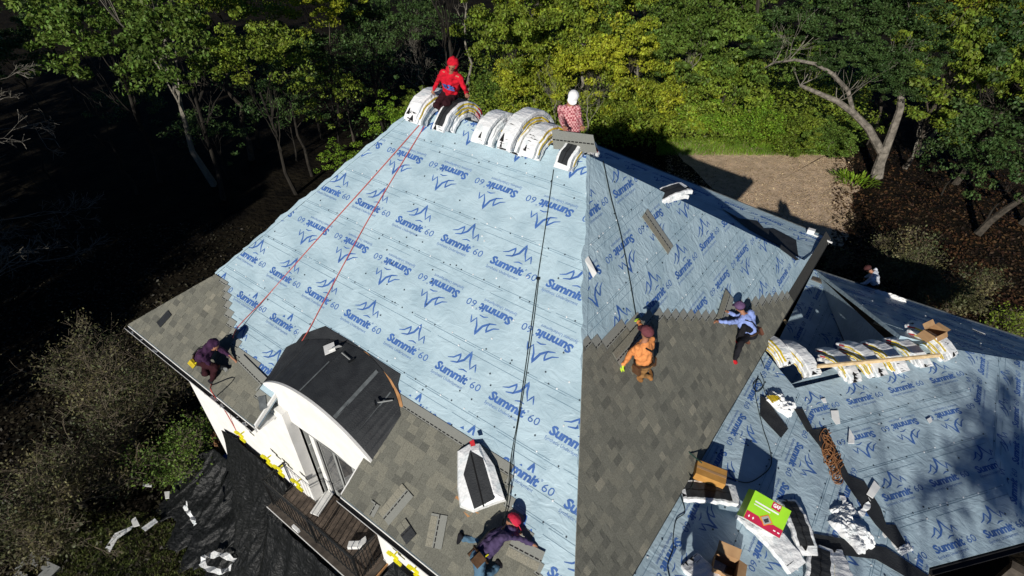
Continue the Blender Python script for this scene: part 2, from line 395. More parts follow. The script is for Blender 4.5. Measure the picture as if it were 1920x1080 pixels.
# deck under the sheets
mb = MB()
def deck(F, pts, t=0.12): mb.slab(F, uvp(F, *pts), -t, -0.0005)
deck(FS, [K1, K2, R2, R1]); deck(FR, [C2, C3, K3, R2, K2]); deck(FB, [C3, C4, K4, K3])
vD = FF.uv(V(0, DY, 0)*V(0, 1, 0)+V(0, 0, 8.51+(DY-2.75)*(K1[2]-8.51)/(K1[1]-2.75)))[1]
f1 = uvp(FF, C1, V(NL, 2.75, 8.51)); f1 = [f1[0], f1[1], (f1[1][0], vD), FF.uv(V(DXL, DY, 8.51))[:1]+(vD,), (FF.uv(V(DXL, 0, 0))[0], FF.uv(K1)[1]), FF.uv(K1)]
mb.slab(FF, f1, -0.12, -0.0005)
vk = FF.uv(K1)[1]; uL, uR = DXL-C1[0], DXR-C1[0]
uX = uR-0.45
mb.slab(FF, [(uL+0.001, vD+0.25), (uX-0.001, vD+0.25), (uX-0.001, vk), (uL+0.001, vk)], -0.12, -0.0005)
uX = uR-0.45; f2 = [(NR-C1[0], 0), (C2[0]-C1[0], 0), (K2[0]-C1[0], vk), (uX, vk), (uX, vD), (NR-C1[0], vD)]
mb.slab(FF, f2, -0.12, -0.0005)
for q in ([R1, K1, K4], [K1, C1, C4, K4], [R2, K3, K4, R1]): mb.quadp(q)
mb.build('roof_deck', MT['membrane_dull'], house)

rowsFS = [(-0.76, 0.35, True, 0.97), (0.35, 1.43, True, 0.24), (1.43, 2.59, False, 0.17), (2.59, 3.64, True, 0.22), (3.64, 4.87, False, 0.26), (4.87, 6.02, False, 0.40)]
polyFS = uvp(FS, K1, K2, R2, R1)
sh = sheet_rows(FS, polyFS, rowsFS, house, MT['membrane'], seed=2)
print_rows(FS, polyFS, rowsFS, sh)
cap_nails(FS, polyFS, rowsFS, house, 3)
rowsFF = [(0.0, 0.55, True, 1.0), (0.55, 1.62, False, 0.3), (1.62, 2.5, True, 0.5)]
rowsFF = [(-0.35, 0.62, False, 0.1), (0.62, 1.60, True, 0.25), (1.60, 2.11, True, 0.0)]
for pl in (f1[:1]+[f1[1], f1[2], f1[3]]+[f1[4], f1[5]], f2):
    # the notch makes these polygons concave: cut them into convex pieces
    pass
pieces = [[f1[0], f1[1], f1[2], (f1[0][0]+vD*1.55/vk, vD)], [(f1[0][0]+vD*1.55/vk, vD), f1[3], f1[4], f1[5]],
          [f2[0], f2[1], (f2[1][0]-vD*0.91/vk, vD), f2[5]], [f2[4], (f2[1][0]-vD*0.91/vk, vD), f2[2], f2[3]]]
for pc in pieces:
    s_ = sheet_rows(FF, pc, rowsFF, house, MT['membrane'], seed=5); print_rows(FF, pc, rowsFF, s_)
cap_nails(FF, pieces[3], rowsFF, house, 4); 
rowsFR = [(-0.05, 0.28, True, 0), (0.28, 1.40, True, 0.07), (1.40, 2.54, False, 1.06), (2.54, 3.65, True, 0.25), (3.65, 4.69, False, 1.14), (4.69, 6.1, True, 1.0)]
polyFR = uvp(FR, C2, C3, K3, R2, K2)
sh = sheet_rows(FR, polyFR, rowsFR, house, MT['membrane'], seed=8)
print_rows(FR, polyFR, rowsFR[1:], sh[1:]); cap_nails(FR, polyFR, rowsFR, house, 6)
polyFB = uvp(FB, C3, C4, K4, K3); rowsFB = [(0, 1.1, True, 0.0), (1.1, 2.6, False, 0.5)]
sh = sheet_rows(FB, polyFB, rowsFB, house, MT['membrane'], seed=9); print_rows(FB, polyFB, rowsFB, sh)

# lower wing
mb = MB()
def quad3(*pts): mb.quadp(pts)
Mw = V(-0.95, V0[1]+0.75, 0); Mw[2] = ZA-SA*(Mw[0]+0.7)
polyA = uvp(F_A, A_near, V(B1[0]+0.35*(B1[1]-A_near[1])*0+0.05, A_near[1], ZA-SA*(B1[0]+0.75)), B1, V0, Mw)
polyBw = uvp(F_Bw, V0, B1, B3, H1, V1)
V2p = V1+V(1, sC/sN, -sC)*(P0[1]-V1[1])/(sC/sN)
polyN = uvp(F_N, P0, V2p, V1, VT)
polyC = uvp(F_C, V1, V2p, CE, H1)
for F_, P_ in ((F_A, polyA), (F_Bw, polyBw), (F_N, polyN), (F_C, polyC)): mb.slab(F_, P_, -0.10, -0.0005)
EP = [V(-0.75, P0[1], 0), P0, V(VT[0], VT[1], 0), V(V1[0], V1[1]-0.1, 0), V(V0[0], V0[1], 0), V(-0.75, Mw[1], 0)]
def zE(p): return np.array([p[0], p[1], P0[2]-(0.10*(p[0]-P0[0])-0.06*(p[1]-P0[1]))])
polyE = [F_E.uv(zE(p)) for p in EP]
mb.slab(F_E, polyE, -0.10, -0.0005)
mb.build('roof_deck', MT['membrane_dull'], house)
mb = MB()
for a, b in ((P0, VT), (VT, V1), (Mw, V0), (V0, V1)):
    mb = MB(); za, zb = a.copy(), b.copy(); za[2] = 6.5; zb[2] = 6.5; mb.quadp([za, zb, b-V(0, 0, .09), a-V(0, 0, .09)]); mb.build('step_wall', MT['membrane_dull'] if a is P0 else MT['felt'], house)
md = MT['membrane_dull']
def wing(F, poly, rows, seed, nails=1.0, lap=0.09):
    s = sheet_rows(F, poly, rows, house, md, seed=seed, lap=lap); print_rows(F, poly, rows, s, pitch=1.12, k_=.88); cap_nails(F, poly, rows, house, seed+40, dens=nails)
wing(F_Bw, polyBw, [(-5.1, -4.06, False, 0.1), (-4.06, -3.0, True, 0.29), (-3.0, -2.0, True, 0.08), (-2.0, -0.97, False, 0.0), (-0.97, 0.2, True, 0.87)], 11)
wing(F_A, polyA, [(-4.1, -3.0, True, 0.3), (-3.0, -1.95, False, 0.5), (-1.95, -0.9, False, -0.4), (-0.9, 0.3, False, 0.6)], 12, 1.3)
wing(F_C, polyC, [(-7.2, -6.1, True, .2), (-6.1, -5.0, False, .2), (-5.0, -3.9, True, .5), (-3.9, -2.8, False, 0.1), (-2.8, -1.85, True, .3), (-1.85, -1.0, True, -0.25), (-1.0, 0.1, True, -0.32)], 13, 0.8)
wing(F_E, polyE, [(-3.4, -2.3, True, .1), (-2.3, -1.7, True, .4), (-1.7, -0.7, True, -0.25), (-0.7, 0.4, True, 0.6)], 14)
wing(F_N, polyN, [(0, 1.0, True, .1), (1.0, 2.1, False, .4), (2.1, 3.2, True, .2), (3.2, 4.4, True, .2)], 15, 0.5)

# ------------------------------------------------------------------ shingles
EXPO = 0.143; TALL = 0.336
SHM = SH+[MT['headlap'], MT['tar']]
def shingle_mb(F, u0, v0, L, poly, r):
    mb = MB(); hp = halfplanes(hull(poly)) if poly else None
    lo, hi = 0.027, 0.015
    def hh(v, add=0.0): return lo+(hi-lo)*(v-v0)/TALL+add
    def piece(a, b, c, d, mi, t0, t1):
        q = [(u0+a, v0+c), (u0+b, v0+c), (u0+b, v0+d), (u0+a, v0+d)]
        if hp: q = clipc(q, hp)
        if len(q) < 3: return
        mb.mi = mi; mb.slab(F, q, lambda p: hh(p[1], t0), lambda p: hh(p[1], t1))
    piece(0, L, 0, TALL, 5, 0, 0.004)
    u = 0
    while u < L-0.01:
        w = min(r.uniform(0.11, 0.24), L-u)
        if L-u-w < 0.05: w = L-u
        piece(u+0.002, u+w-0.002, 0.0, 0.146+r.uniform(-.003, .003), r.choices(range(5), (34, 32, 24, 8, 2))[0], 0.004, 0.0075 if r.random() < .5 else 0.0125)
        u += w
    s = 0
    while s < L:
        piece(s, min(L, s+0.07), 0.168, 0.188, 6, 0.004, 0.0055); s += 0.095
    return mb
shingles = []
def lay_shingles(F, region, poly, seed, v_from=0.0, hipclip=True):
    r = random.Random(seed); vs = [p[1] for p in region]; n = int((max(vs)-v_from)/EXPO)+1
    hp = halfplanes(hull(poly))
    for i in range(n):
        v = v_from+i*EXPO; vc = v+EXPO*0.5
        xs = []
        for k in range(len(region)):
            (x1, y1), (x2, y2) = region[k], region[(k+1) % len(region)]
            if (y1 > vc) != (y2 > vc): xs.append((x2-x1)*(vc-y1)/(y2-y1)+x1)
        xs.sort()
        for a, b in zip(xs[::2], xs[1::2]):
            off = (i*0.17) % 1.0; u = a-off
            while u < b:
                a0, b0 = max(u, a), min(u+1.0, b)
                if b0-a0 > 0.06:
                    q = [(a0, v), (b0, v), (b0, v+TALL), (a0, v+TALL)]
                    full = all(A*p[0]+B*p[1] <= c for p in q for A, B, c in hp)
                    m_ = shingle_mb(F, a0, v, b0-a0, None if full else poly, r)
                    if m_.v:
                        c = F.P((a0+b0)/2, v, 0); shingles.append((float(np.linalg.norm(c-CAM)), (c-CAM)@FW, c, m_))
                u += 1.0
reg = uvp(FR, C2, K2, R2)
hipuv = lambda v: None
brd = [FR.px(*p) for p in [(1088, 650), (1140, 650), (1188, 612), (1240, 598), (1345, 600), (1400, 578), (1477, 560)]]
uC2 = FR.uv(C2)
lay_shingles(FR, [(uC2[0]-0.2, -0.02), (-.2, 5.0)]+brd+[(brd[-1][0]+0.25, -0.02)], polyFR, 21)
# front, right of the dormer
b2 = [FF.px(*p) for p in [(748, 770), (868, 838), (950, 893), (948, 955), (1008, 1072)]]
b2 = [(uX+0.02, b2[0][1])]+b2[1:]
lay_shingles(FF, [(NR-C1[0]+0.01, -0.02), (NR-C1[0]+0.01, vD), (uX+0.02, vD)]+b2+[(FF.px(1010, 1075)[0]+0.35, -0.02)], f2, 22)
# front, left of the dormer and up the hip flare
b3 = [FF.px(*p) for p in [(403, 516), (420, 530), (424, 590), (440, 655), (446, 676), (488, 712), (488, 735), (476, 742)]]
lay_shingles(FF, [(-0.05, -0.02), (-0.05, 0.3), (1.55, 2.11)]+b3[1:]+[(NL-C1[0]-0.02, 0.45), (NL-C1[0]-0.02, -0.02)], pieces[0][:2]+[(NL-C1[0], vk), (1.55, vk)], 23)
def isvis(s): 
    d = s[2]-CAM; z = d@FW
    x, y = 960+FPX*(d@RT)/z, 540-FPX*(d@UPV)/z
    return -20 < x < 1940 and -20 < y < 1090
vis = sorted([s for s in shingles if isvis(s)], key=lambda s: s[0]); hid = [s for s in shingles if not isvis(s)]
for s in vis[:298]: s[3].build('shingle', SHM, house)
big = MB()
for s in vis[298:]+hid:
    k = len(big.v); big.v += s[3].v; big.f += [tuple(i+k for i in f) for f in s[3].f]; big.m += s[3].m
tag(big.build('shingle_field', SHM, house), kind='stuff')
print('shingles', len(vis), len(hid))
# dark starter strip along the right eave above the shingles, thin white drip at the back corner
mb = MB(); ua, ub = brd[-1][0]+0.1, FR.uv(C3)[0]
mb.slab(FR, [(ua, -0.02), (ub, -0.02), (ub-0.05, 0.27), (ua, 0.27)], 0.016, 0.022); mb.build('starter_strip', mat('starter', (0.055, 0.055, 0.05), scale=60, rough=0.95, bump=0.4), house)

# ------------------------------------------------------------------ eaves, gutters, walls
def beam(name, a, b, w, h, m, parent=None, dz=0.0):
    a, b = np.array(a, float), np.array(b, float); d = nrm(b-a); s = nrm(np.cross(d, V(0, 0, 1)))*w/2; up = V(0, 0, h/2); c = (a+b)/2+V(0, 0, dz)
    q = MB(); q.obox(c, d*np.linalg.norm(b-a)/2, s, up); return q.build(name, m, parent)
def eave(a, b, out, m=MT['trim'], h=0.17):
    out = np.array(out, float)
    beam('fascia', a+out*0.012, b+out*0.012, 0.03, h, m, house, dz=-h/2-0.03)
def gutter(a, b, out, m=MT['trim']):
    out = nrm(out); q = MB(); d = b-a
    prof = [(0.03, -0.10), (0.03, 0.0), (0.036, 0.0), (0.036, -0.094), (0.10, -0.094), (0.12, -0.01), (0.128, -0.01), (0.107, -0.10)]
    r0 = [a+out*x+V(0, 0, z) for x, z in prof]; r1 = [b+out*x+V(0, 0, z) for x, z in prof]; n = len(prof); i = len(q.v)
    q.v += [tuple(p) for p in r0+r1]
    for k in range(n): q.f.append((i+k, i+(k+1) % n, i+n+(k+1) % n, i+n+k)); q.m.append(0)
    q.f.append(tuple(range(i+n-1, i-1, -1))); q.f.append(tuple(range(i+n, i+2*n))); q.m += [0, 0]
    q.build('gutter', m, house)
    q = MB(); q.prism([a+out*x+V(0, 0, -.085) for x in (.037, .10)]+[b+out*x+V(0, 0, -.085) for x in (.10, .037)], [a+out*x+V(0, 0, -.05) for x in (.037, .108)]+[b+out*x+V(0, 0, -.05) for x in (.108, .037)]); q.build('gutter_muck', MT['gutter_dark'], house)
eL, eR = V(NL, 2.75, 8.51), V(NR, 2.75, 8.51)
eave(C1, eL, -Y1); gutter(C1, eL, -Y1); eave(eR, C2, -Y1); gutter(eR, C2, -Y1)
beam('fascia', C1-V(.012, 0, 0), C4-V(.012, 0, 0), 0.03, 0.17, MT['trim'], house, dz=-0.115)
beam('fascia', C3+V(0.03, 0, 0), C4+V(0, .012, 0), 0.03, 0.17, MT['trim'], house, dz=-0.115)
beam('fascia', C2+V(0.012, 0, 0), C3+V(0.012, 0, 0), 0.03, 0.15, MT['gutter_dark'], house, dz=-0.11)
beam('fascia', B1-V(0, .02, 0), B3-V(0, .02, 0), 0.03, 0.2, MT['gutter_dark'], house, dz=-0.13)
nb = nrm(V((B3-B1)[1], -(B3-B1)[0], 0)); gutter(B1, B3, nb, MT['gutter_dark'])
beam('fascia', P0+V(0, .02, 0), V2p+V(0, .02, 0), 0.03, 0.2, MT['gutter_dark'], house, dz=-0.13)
beam('drip_edge', P0+V(0, .03, 0.012), V2p+V(0, .03, 0.012), 0.05, 0.012, MT['felt_edge'], house)
beam('drip_edge', C3+V(0, .01, 0.02), C4+V(0, .01, 0.02), 0.04, 0.012, MT['felt_edge'], house)
# main walls (boxes with the balcony bay set back)
WX0, WX1, WY0, WY1 = -13.15, -1.45, 3.22, 16.6
def wallbox(name, a, b, m=MT['stucco']): q = MB(); q.box(a, b); return q.build(name, m, house)
wallbox('wall', (WX0, WY0, 0), (NL-0.02, WY0+0.3, 8.40)); wallbox('wall', (NR+0.02, WY0, 0), (WX1, WY0+0.3, 8.40))
wallbox('wall', (WX0, WY0+0.301, 0), (WX0+0.3, WY1, 8.40)); wallbox('wall', (WX1-0.3, WY0+0.301, 0), (WX1, WY1, 8.2))
wallbox('wall', (WX0+0.301, WY1-0.3, 0), (WX1-0.301, WY1, 8.40)); wallbox('wall', (NL-0.019, WY0+0.0, 0), (NR+0.019, WY0+0.3, 5.238))
wallbox('soffit', (C1[0]+0.05, 2.80, 8.29), (NL-0.03, WY0-0.001, 8.31)); wallbox('soffit', (NR+0.03, 2.80, 8.29), (C2[0]-0.05, WY0-0.001, 8.31))
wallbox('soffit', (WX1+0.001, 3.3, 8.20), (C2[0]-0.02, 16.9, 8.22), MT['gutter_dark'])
# wing walls
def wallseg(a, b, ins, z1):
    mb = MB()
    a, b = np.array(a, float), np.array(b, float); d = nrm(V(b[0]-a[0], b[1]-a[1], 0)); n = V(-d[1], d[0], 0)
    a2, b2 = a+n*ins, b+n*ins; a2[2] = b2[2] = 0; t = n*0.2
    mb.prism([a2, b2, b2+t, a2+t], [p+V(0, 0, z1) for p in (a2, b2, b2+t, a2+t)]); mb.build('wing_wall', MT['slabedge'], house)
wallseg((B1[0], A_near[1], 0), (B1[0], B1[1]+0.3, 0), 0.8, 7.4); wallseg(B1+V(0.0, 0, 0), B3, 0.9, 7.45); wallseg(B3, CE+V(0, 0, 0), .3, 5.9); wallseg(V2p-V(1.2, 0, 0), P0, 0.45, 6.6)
# ------------------------------------------------------------------ barrel dormer over the balcony door
RC = 2.48; cxD = (DXL+DXR)/2; czD = 8.95-(RC-0.62)
angL = math.asin((DXR-DXL)/2/RC)
def arcp(t, R_=RC): a = -angL+2*angL*t; return cxD+R_*math.sin(a), czD+R_*math.cos(a)
KB = 0.17                                         # the barrel climbs slightly towards the main roof
def roof_y(x, z):                                 # y where the barrel line of front height z meets the front roof
    s1, s2 = (K1[2]-8.51)/(K1[1]-2.75), (R1[2]-K1[2])/(R1[1]-K1[1])
    y = (z-KB*DY-8.51+s1*2.75)/(s1-KB)
    if y <= K1[1]: return y
    return (z-KB*DY-K1[2]+s2*K1[1])/(s2-KB)
def roof_y_old(x, z):
    if z <= K1[2]: return 2.75+(z-8.51)*(K1[1]-2.75)/(K1[2]-8.51)
    return K1[1]+(z-K1[2])*(R1[1]-K1[1])/(R1[2]-K1[2])
def arc_z(x): return czD+math.sqrt(max(0, RC*RC-(x-cxD)**2))
def roof_z(y): return 8.51+(y-2.75)*(K1[2]-8.51)/(K1[1]-2.75) if y <= K1[1] else K1[2]+(y-K1[1])*(R1[2]-K1[2])/(R1[1]-K1[1])
def back_pt(x, lift):                            # where the barrel runs into the main roof
    y = 4.06+0.64*max(0, 1-((x-cxD-.05)/1.68)**2)**.8; return V(x+(x-cxD)*.02, y, roof_z(y)+0.045+lift)
N_ = 7
for i in range(N_):
    q = MB(); t0, t1 = i/N_-(0.012 if i else 0), (i+1)/N_; bot, top = [], []
    for k in range(5):
        t = t0+(t1-t0)*k/4; lift = 0.004+0.009*(k/4 if i < 4 else 1-k/4)
        for R_, L_ in ((RC-0.05, bot), (RC+lift, top)):
            x, z = arcp(t, R_); L_.append((x, z))
    for k in range(4):
        (xa, za), (xb, zb) = top[k], top[k+1]; (xc, zc), (xd, zd) = bot[k], bot[k+1]; yf = DY-0.05
        A_, B_ = back_pt(xa, za-arc_z(xa)), back_pt(xb, zb-arc_z(xb)); lo_ = V(0, 0, .05)
        q.prism([(xc, yf, zc), (xd, yf, zd), B_-lo_, A_-lo_], [(xa, yf, za), (xb, yf, zb), B_, A_])
    q.build('felt_strip', MT['felt'], house)
    if i in (2, 4, 5):
        q = MB(); x, z = arcp(t1-0.004, RC+0.017); x2, z2 = arcp(t1-(0.026 if i == 4 else 0.012), RC+0.017); u_ = .93 if i != 2 else .6
        P_, Q_ = V(x, DY-.03, z), V(x2, DY-.03, z2); P2_, Q2_ = P_+(back_pt(x, .017)-P_)*u_, Q_+(back_pt(x2, .017)-Q_)*u_; d_ = V(0, 0, .006); q.prism([P_-d_, Q_-d_, Q2_-d_, P2_-d_], [P_+d_*.5, Q_+d_*.5, Q2_+d_*.5, P2_+d_*.5])
        q.build('felt_lap', MT['felt_edge'], house)
# white arched fascia
q = MB(); low = [(-8.62, 8.22), (-8.1, 8.20), (-7.6, 8.24), (-6.9, 8.30), (-6.3, 8.2), (-5.70, 8.42)]
n = 24; up = [arcp(i/n, RC+0.004) for i in range(n+1)]
def lowz(x):
    for (a, b), (c, d) in zip(low, low[1:]):
        if a <= x <= c: return b+(d-b)*(x-a)/(c-a)
    return low[0][1] if x < low[0][0] else low[-1][1]
for i in range(n):
    (xa, za), (xb, zb) = up[i], up[i+1]; la, lb = min(lowz(xa), za-0.05), min(lowz(xb), zb-0.05)
    if xa < -8.5: la = max(la, za-0.30-0.5*(xa+8.91)); 
    if xb < -8.5: lb = max(lb, zb-0.30-0.5*(xb+8.91))
    y0, y1 = DY-0.10, DY+0.02
    q.prism([(xa, y0, la), (xb, y0, lb), (xb, y1, lb), (xa, y1, la)], [(xa, y0, za), (xb, y0, zb), (xb, y1, zb), (xa, y1, za)])
q.build('arched_fascia', MT['stucco'], house)
# soffit, rake returns
wallbox('soffit', (NL-0.02, DY-0.09, 8.17), (NR+0.02, 3.95, 8.19), MT['grey_paint'])
for xx in (NL, NR):
    q = MB(); a, b = V(xx, 2.75, 8.49), V(xx, DY-0.02, 8.49+0.65*(DY-2.77)); q.obox((a+b)/2, (b-a)/2, V(0.02, 0, 0), V(0, 0, 0.05)); q.build('rake_board', MT['trim'], house)
q = MB(); q.prism([(DXR-0.0, DY+.0, 8.42), (DXR+0.03, DY, 8.42), (DXR+.03, DY+.9, 8.42), (DXR, DY+.9, 8.42)], [(DXR, DY, 8.95), (DXR+.03, DY, 8.95), (DXR+.03, DY+.9, 8.95+.56), (DXR, DY+.9, 8.95+.56)]); q.build('cheek_wall', MT['stucco'], house)
# felt apron and bare plywood crescents round the barrel
def apron(pxs, m, name, h):
    for F, v0, v1, hp in ((FF, -9, vk-0.002, 0), (FS, 0.002, 9, 0)):
        p = [F.px(*a) for a in pxs]; p = clip(clip(p, 0, 1, v1), 0, -1, -v0)
        if len(p) >= 3: q = MB(); q.slab(F, p, h-0.005, h); q.build(name, m, house)
def apr(pxs, m, name, h, wd=.4):                        # concave outline -> fan of quads about the barrel centre
    c = (628, 755)
    for a, b in zip(pxs, pxs[1:]): apron([a, b, (b[0]*(1-wd)+c[0]*wd, b[1]*(1-wd)+c[1]*wd), (a[0]*(1-wd)+c[0]*wd, a[1]*(1-wd)+c[1]*wd)], m, name, h)
apr([(497, 712), (538, 673), (547, 655), (569, 627), (611, 612), (660, 641), (705, 672), (752, 702), (747, 722), (752, 760)], MT['felt'], 'felt_apron', 0.028)
apr([(545, 672), (553, 656), (585, 646), (620, 641), (650, 641)], MT['wood'], 'bare_plywood', 0.034, .06)
apr([(668, 652), (690, 662), (708, 682), (735, 712), (752, 742), (757, 762), (750, 772)], MT['wood'], 'bare_plywood', 0.034, .11)
# bay recess
bx0, bx1, by = -8.20, -5.85, 3.65
wallbox('back_wall', (bx0-0.3, by+0.08, 5.36), (bx1+0.3, by+0.2, 8.16), MT['grey_paint'])
wallbox('reveal', (bx0-0.02, WY0+0.301, 5.36), (bx0, by+0.079, 8.16), MT['grey_paint']); wallbox('reveal', (bx1, WY0+0.301, 5.36), (bx1+0.02, by+0.079, 8.16), MT['grey_paint'])
wallbox('wall', (NL-0.019, WY0, 5.351), (bx0, WY0+0.24, 8.56)); wallbox('wall', (bx1, WY0, 5.351), (NR+0.019, WY0+0.3, 8.16))
wallbox('door_column', (bx0+0.03, by-0.06, 5.36), (bx0+0.19, by+0.079, 8.16), MT['trim'])
for k in (1, 2): wallbox('panel_line', (bx0+0.001, WY0+0.32, 5.4+k*0.9), (bx0+0.006, by-0.02, 5.42+k*0.9), MT['trim'])
door = None
x = bx0+0.22
for k in range(3):
    fr = wallbox('door_frame', (x, by-0.02, 5.38), (x+0.60, by+0.079, 8.0), MT['grey_paint'])
    q = MB(); q.box((x+0.09, by-0.026, 5.62), (x+0.51, by-0.021, 7.9)); q.build('pane', MT['glass'], fr)
    q = MB(); q.box((x+0.0, by-0.034, 5.38), (x+0.05, by-0.021, 8.0)); q.build('jamb', MT['gutter_dark'], fr)
    x += 0.62
# balcony
bal = V(-7.2, 3.0, 5.3)
wallbox('balcony_slab', (-9.05, 2.50, 5.02), (-5.80, WY0-0.002, 5.24), MT['slabedge'])
xx = -8.98
while xx < -5.95:
    q = MB(); yb_ = by-.04 if bx0 < xx < bx1-.14 else WY0-.004; q.box((xx, 2.66, 5.37 if yb_ > 3.3 and False else 5.242), (xx+0.132, yb_, 5.275+0.004*rng.random())); q.build('deck_plank', MT['deckwood'], house); xx += 0.14
wallbox('balcony_edge', (-9.08, 2.47, 5.241), (-5.81, 2.655, 5.27), MT['slabedge'])
wallbox('balcony_trim', (-9.1, 2.455, 5.235), (-5.75, 2.469, 5.26), MT['trim'])
wallbox('balcony_trim', (-5.769, 2.47, 5.20), (-5.74, WY0, 5.25), MT['wood'])
q = MB()
def rail(a, b):
    for z, r_ in ((6.28, 0.024), (6.18, 0.012), (5.38, 0.012)): q.tube([V(*a, z), V(*b, z)], r_, 6)
rail((-9.0, 2.60), (-5.95, 2.60)); rail((-5.95, 2.60), (-5.95, WY0)); rail((-9.0, 2.60), (-9.0, WY0))
for p in ((-9.0, 2.60), (-7.4, 2.60), (-5.95, 2.60)): q.box((p[0]-.025, p[1]-.025, 5.29), (p[0]+.025, p[1]+.025, 6.34))
q.build('railing_frame', MT['iron'], house)
base = None
def bal_(x, y):
    global base
    if base is None:
        q = MB(); q.tube([V(0, 0, 5.3), V(0, 0, 6.27)], 0.0105, 5); base = q.mesh('baluster', MT['iron'])
    o = bpy.data.objects.new('baluster', base); link(o, house); o.matrix_parent_inverse = Matrix.Translation(-Vector(house.location)) ; o.location = (x, y, 0)
for k in range(1, 22): bal_(-9.0+k*3.05/22, 2.60)
for k in range(1, 6): bal_(-5.95, 2.60+k*0.5/6); bal_(-9.0, 2.60+k*0.5/6)
# yellow tarp clips on the wall
def P2(p, y): return ony(p, y)
for i, p in enumerate([(450, 815), (500, 860), (522, 879), (556, 905), (738, 1042), (776, 1068)]):
    c = P2(p, 2.98 if i < 4 else 3.1); q = MB()
    q.obox(c, V(0.12, 0, -0.0), V(0, .02, .0), V(0, 0.0, 0.035)); q.obox(c+V(0.13, -.03, -.07), V(0.10, 0, 0), V(0, .025, 0.0), V(0, 0, .03)); q.obox(c+V(-.08, -.03, .05), V(.06, 0, 0), V(0, .03, 0), V(0, 0, .02))
    q.obox(c+V(0, 0.06, 0), V(.012, 0, 0), V(0, .06, 0), V(0, 0, .012))
    o = q.build('tarp_clamp', MT['bright_yellow'], base=c)
    tag(o, ['yellow tarp clamp nearest the far left wall corner', 'yellow tarp clamp on the wall, second from the left', 'yellow tarp clamp on the wall, third from the left', 'yellow tarp clamp behind the balcony railing', 'yellow tarp clamp just right of the balcony corner', 'yellow tarp clamp furthest right along the white wall'][i], 'clamp', 'yellow clamps holding the tarp to the wall')

# ------------------------------------------------------------------ black mesh tarps draped from the wall to the ground
def drape(name, label, top, bot, m, nu=96, nv=52, amp=0.26, seed=1, cat='tarp'):
    """top / bot: polylines; cloth hangs between with vertical folds"""
    def pl(P, t):
        k = t*(len(P)-1); i = min(int(k), len(P)-2); f = k-i; return np.array(P[i], float)*(1-f)+np.array(P[i+1], float)*f
    q = MB(); g = []
    for j in range(nv+1):
        s = j/nv; row = []
        for i in range(nu+1):
            t = i/nu; a, b = pl(top, t), pl(bot, t); sag = 0.25*math.sin(math.pi*s)
            p = a*(1-s)+b*s; p[2] = a[2]+(b[2]-a[2])*(s**0.75)-sag*0.4
            f = 1.3*(abs(mnoise.noise(Vector((t*8+seed, s*1.6, seed))))*2-.5)+0.8*(abs(mnoise.noise(Vector((t*17+seed, s*4, seed+5))))*2-.5)+0.5*mnoise.noise(Vector((t*22, s*14, seed+9)))
            d = nrm(V(-(b-a)[0], -(b-a)[1], 0.0001)+V(0, 0, 0.7)); p = p+d*f*amp*min(1, s*4+.1); p[2] = max(p[2], 0.03+0.03*abs(f)); row.append(p)
        g.append(row)
    for j in range(nv):
        for i in range(nu): q.quadp([g[j][i], g[j+1][i], g[j+1][i+1], g[j][i+1]])
    c = V(*bot[len(bot)//2]); c[2] = 0
    o = q.build(name, m, base=c, smooth=False)
    bm = bmesh.new(); bm.from_mesh(o.data); bmesh.ops.remove_doubles(bm, verts=bm.verts, dist=1e-4); bm.to_mesh(o.data); bm.free()
    o.data.polygons.foreach_set('use_smooth', [True]*len(o.data.polygons))
    md_ = o.modifiers.new('thick', 'SOLIDIFY'); md_.thickness = 0.008
    return tag(o, label, cat)
drape('tarp', 'black mesh tarp hung on yellow clamps below the left wall, left of the balcony', [(-12.2, 3.15, 5.1), (-11.2, 3.1, 5.5), (-10, 3.1, 5.45), (-9.1, 3.1, 5.2)], [(-13.2, 2.6, 0.1), (-12.2, 1.9, 0.1), (-10.9, 0.8, 0.1), (-9.0, 0, 0.1)], MT['tarp'], seed=3)
drape('tarp', 'black mesh tarp hung below the balcony and the right part of the wall', [(-9.05, 2.40, 5.1), (-7.4, 2.40, 5.1), (-5.7, 2.42, 5.1), (-5.3, 3.1, 6.0), (-3.5, 3.1, 6.0), (-1.6, 3.1, 5.9)], [(-9.0, -1.0, 0.1), (-7.4, -1.4, .1), (-5.8, -1.5, .1), (-5, -1.6, .1), (-3.5, -1.6, .1), (-1.6, -1.5, .1)], MT['tarp'], seed=8, nu=80)
q_ = [(-16.1, 2.6, 1.0), (-15.0, 3.4, 1.7), (-13.6, 3.4, 1.9), (-12.5, 3.0, 1.9), (-11.6, 2.2, 1.5)]
drape('tarp', 'bunched black tarp heaped over plants at the foot of the left wall', q_, [(-16.0, 1.6, 0.1), (-15.2, 1.1, 0.1), (-14.0, 0.9, 0.1), (-12.6, 0.8, .1), (-11.6, 0.8, .1)], MT['tarp'], seed=13, amp=0.34)
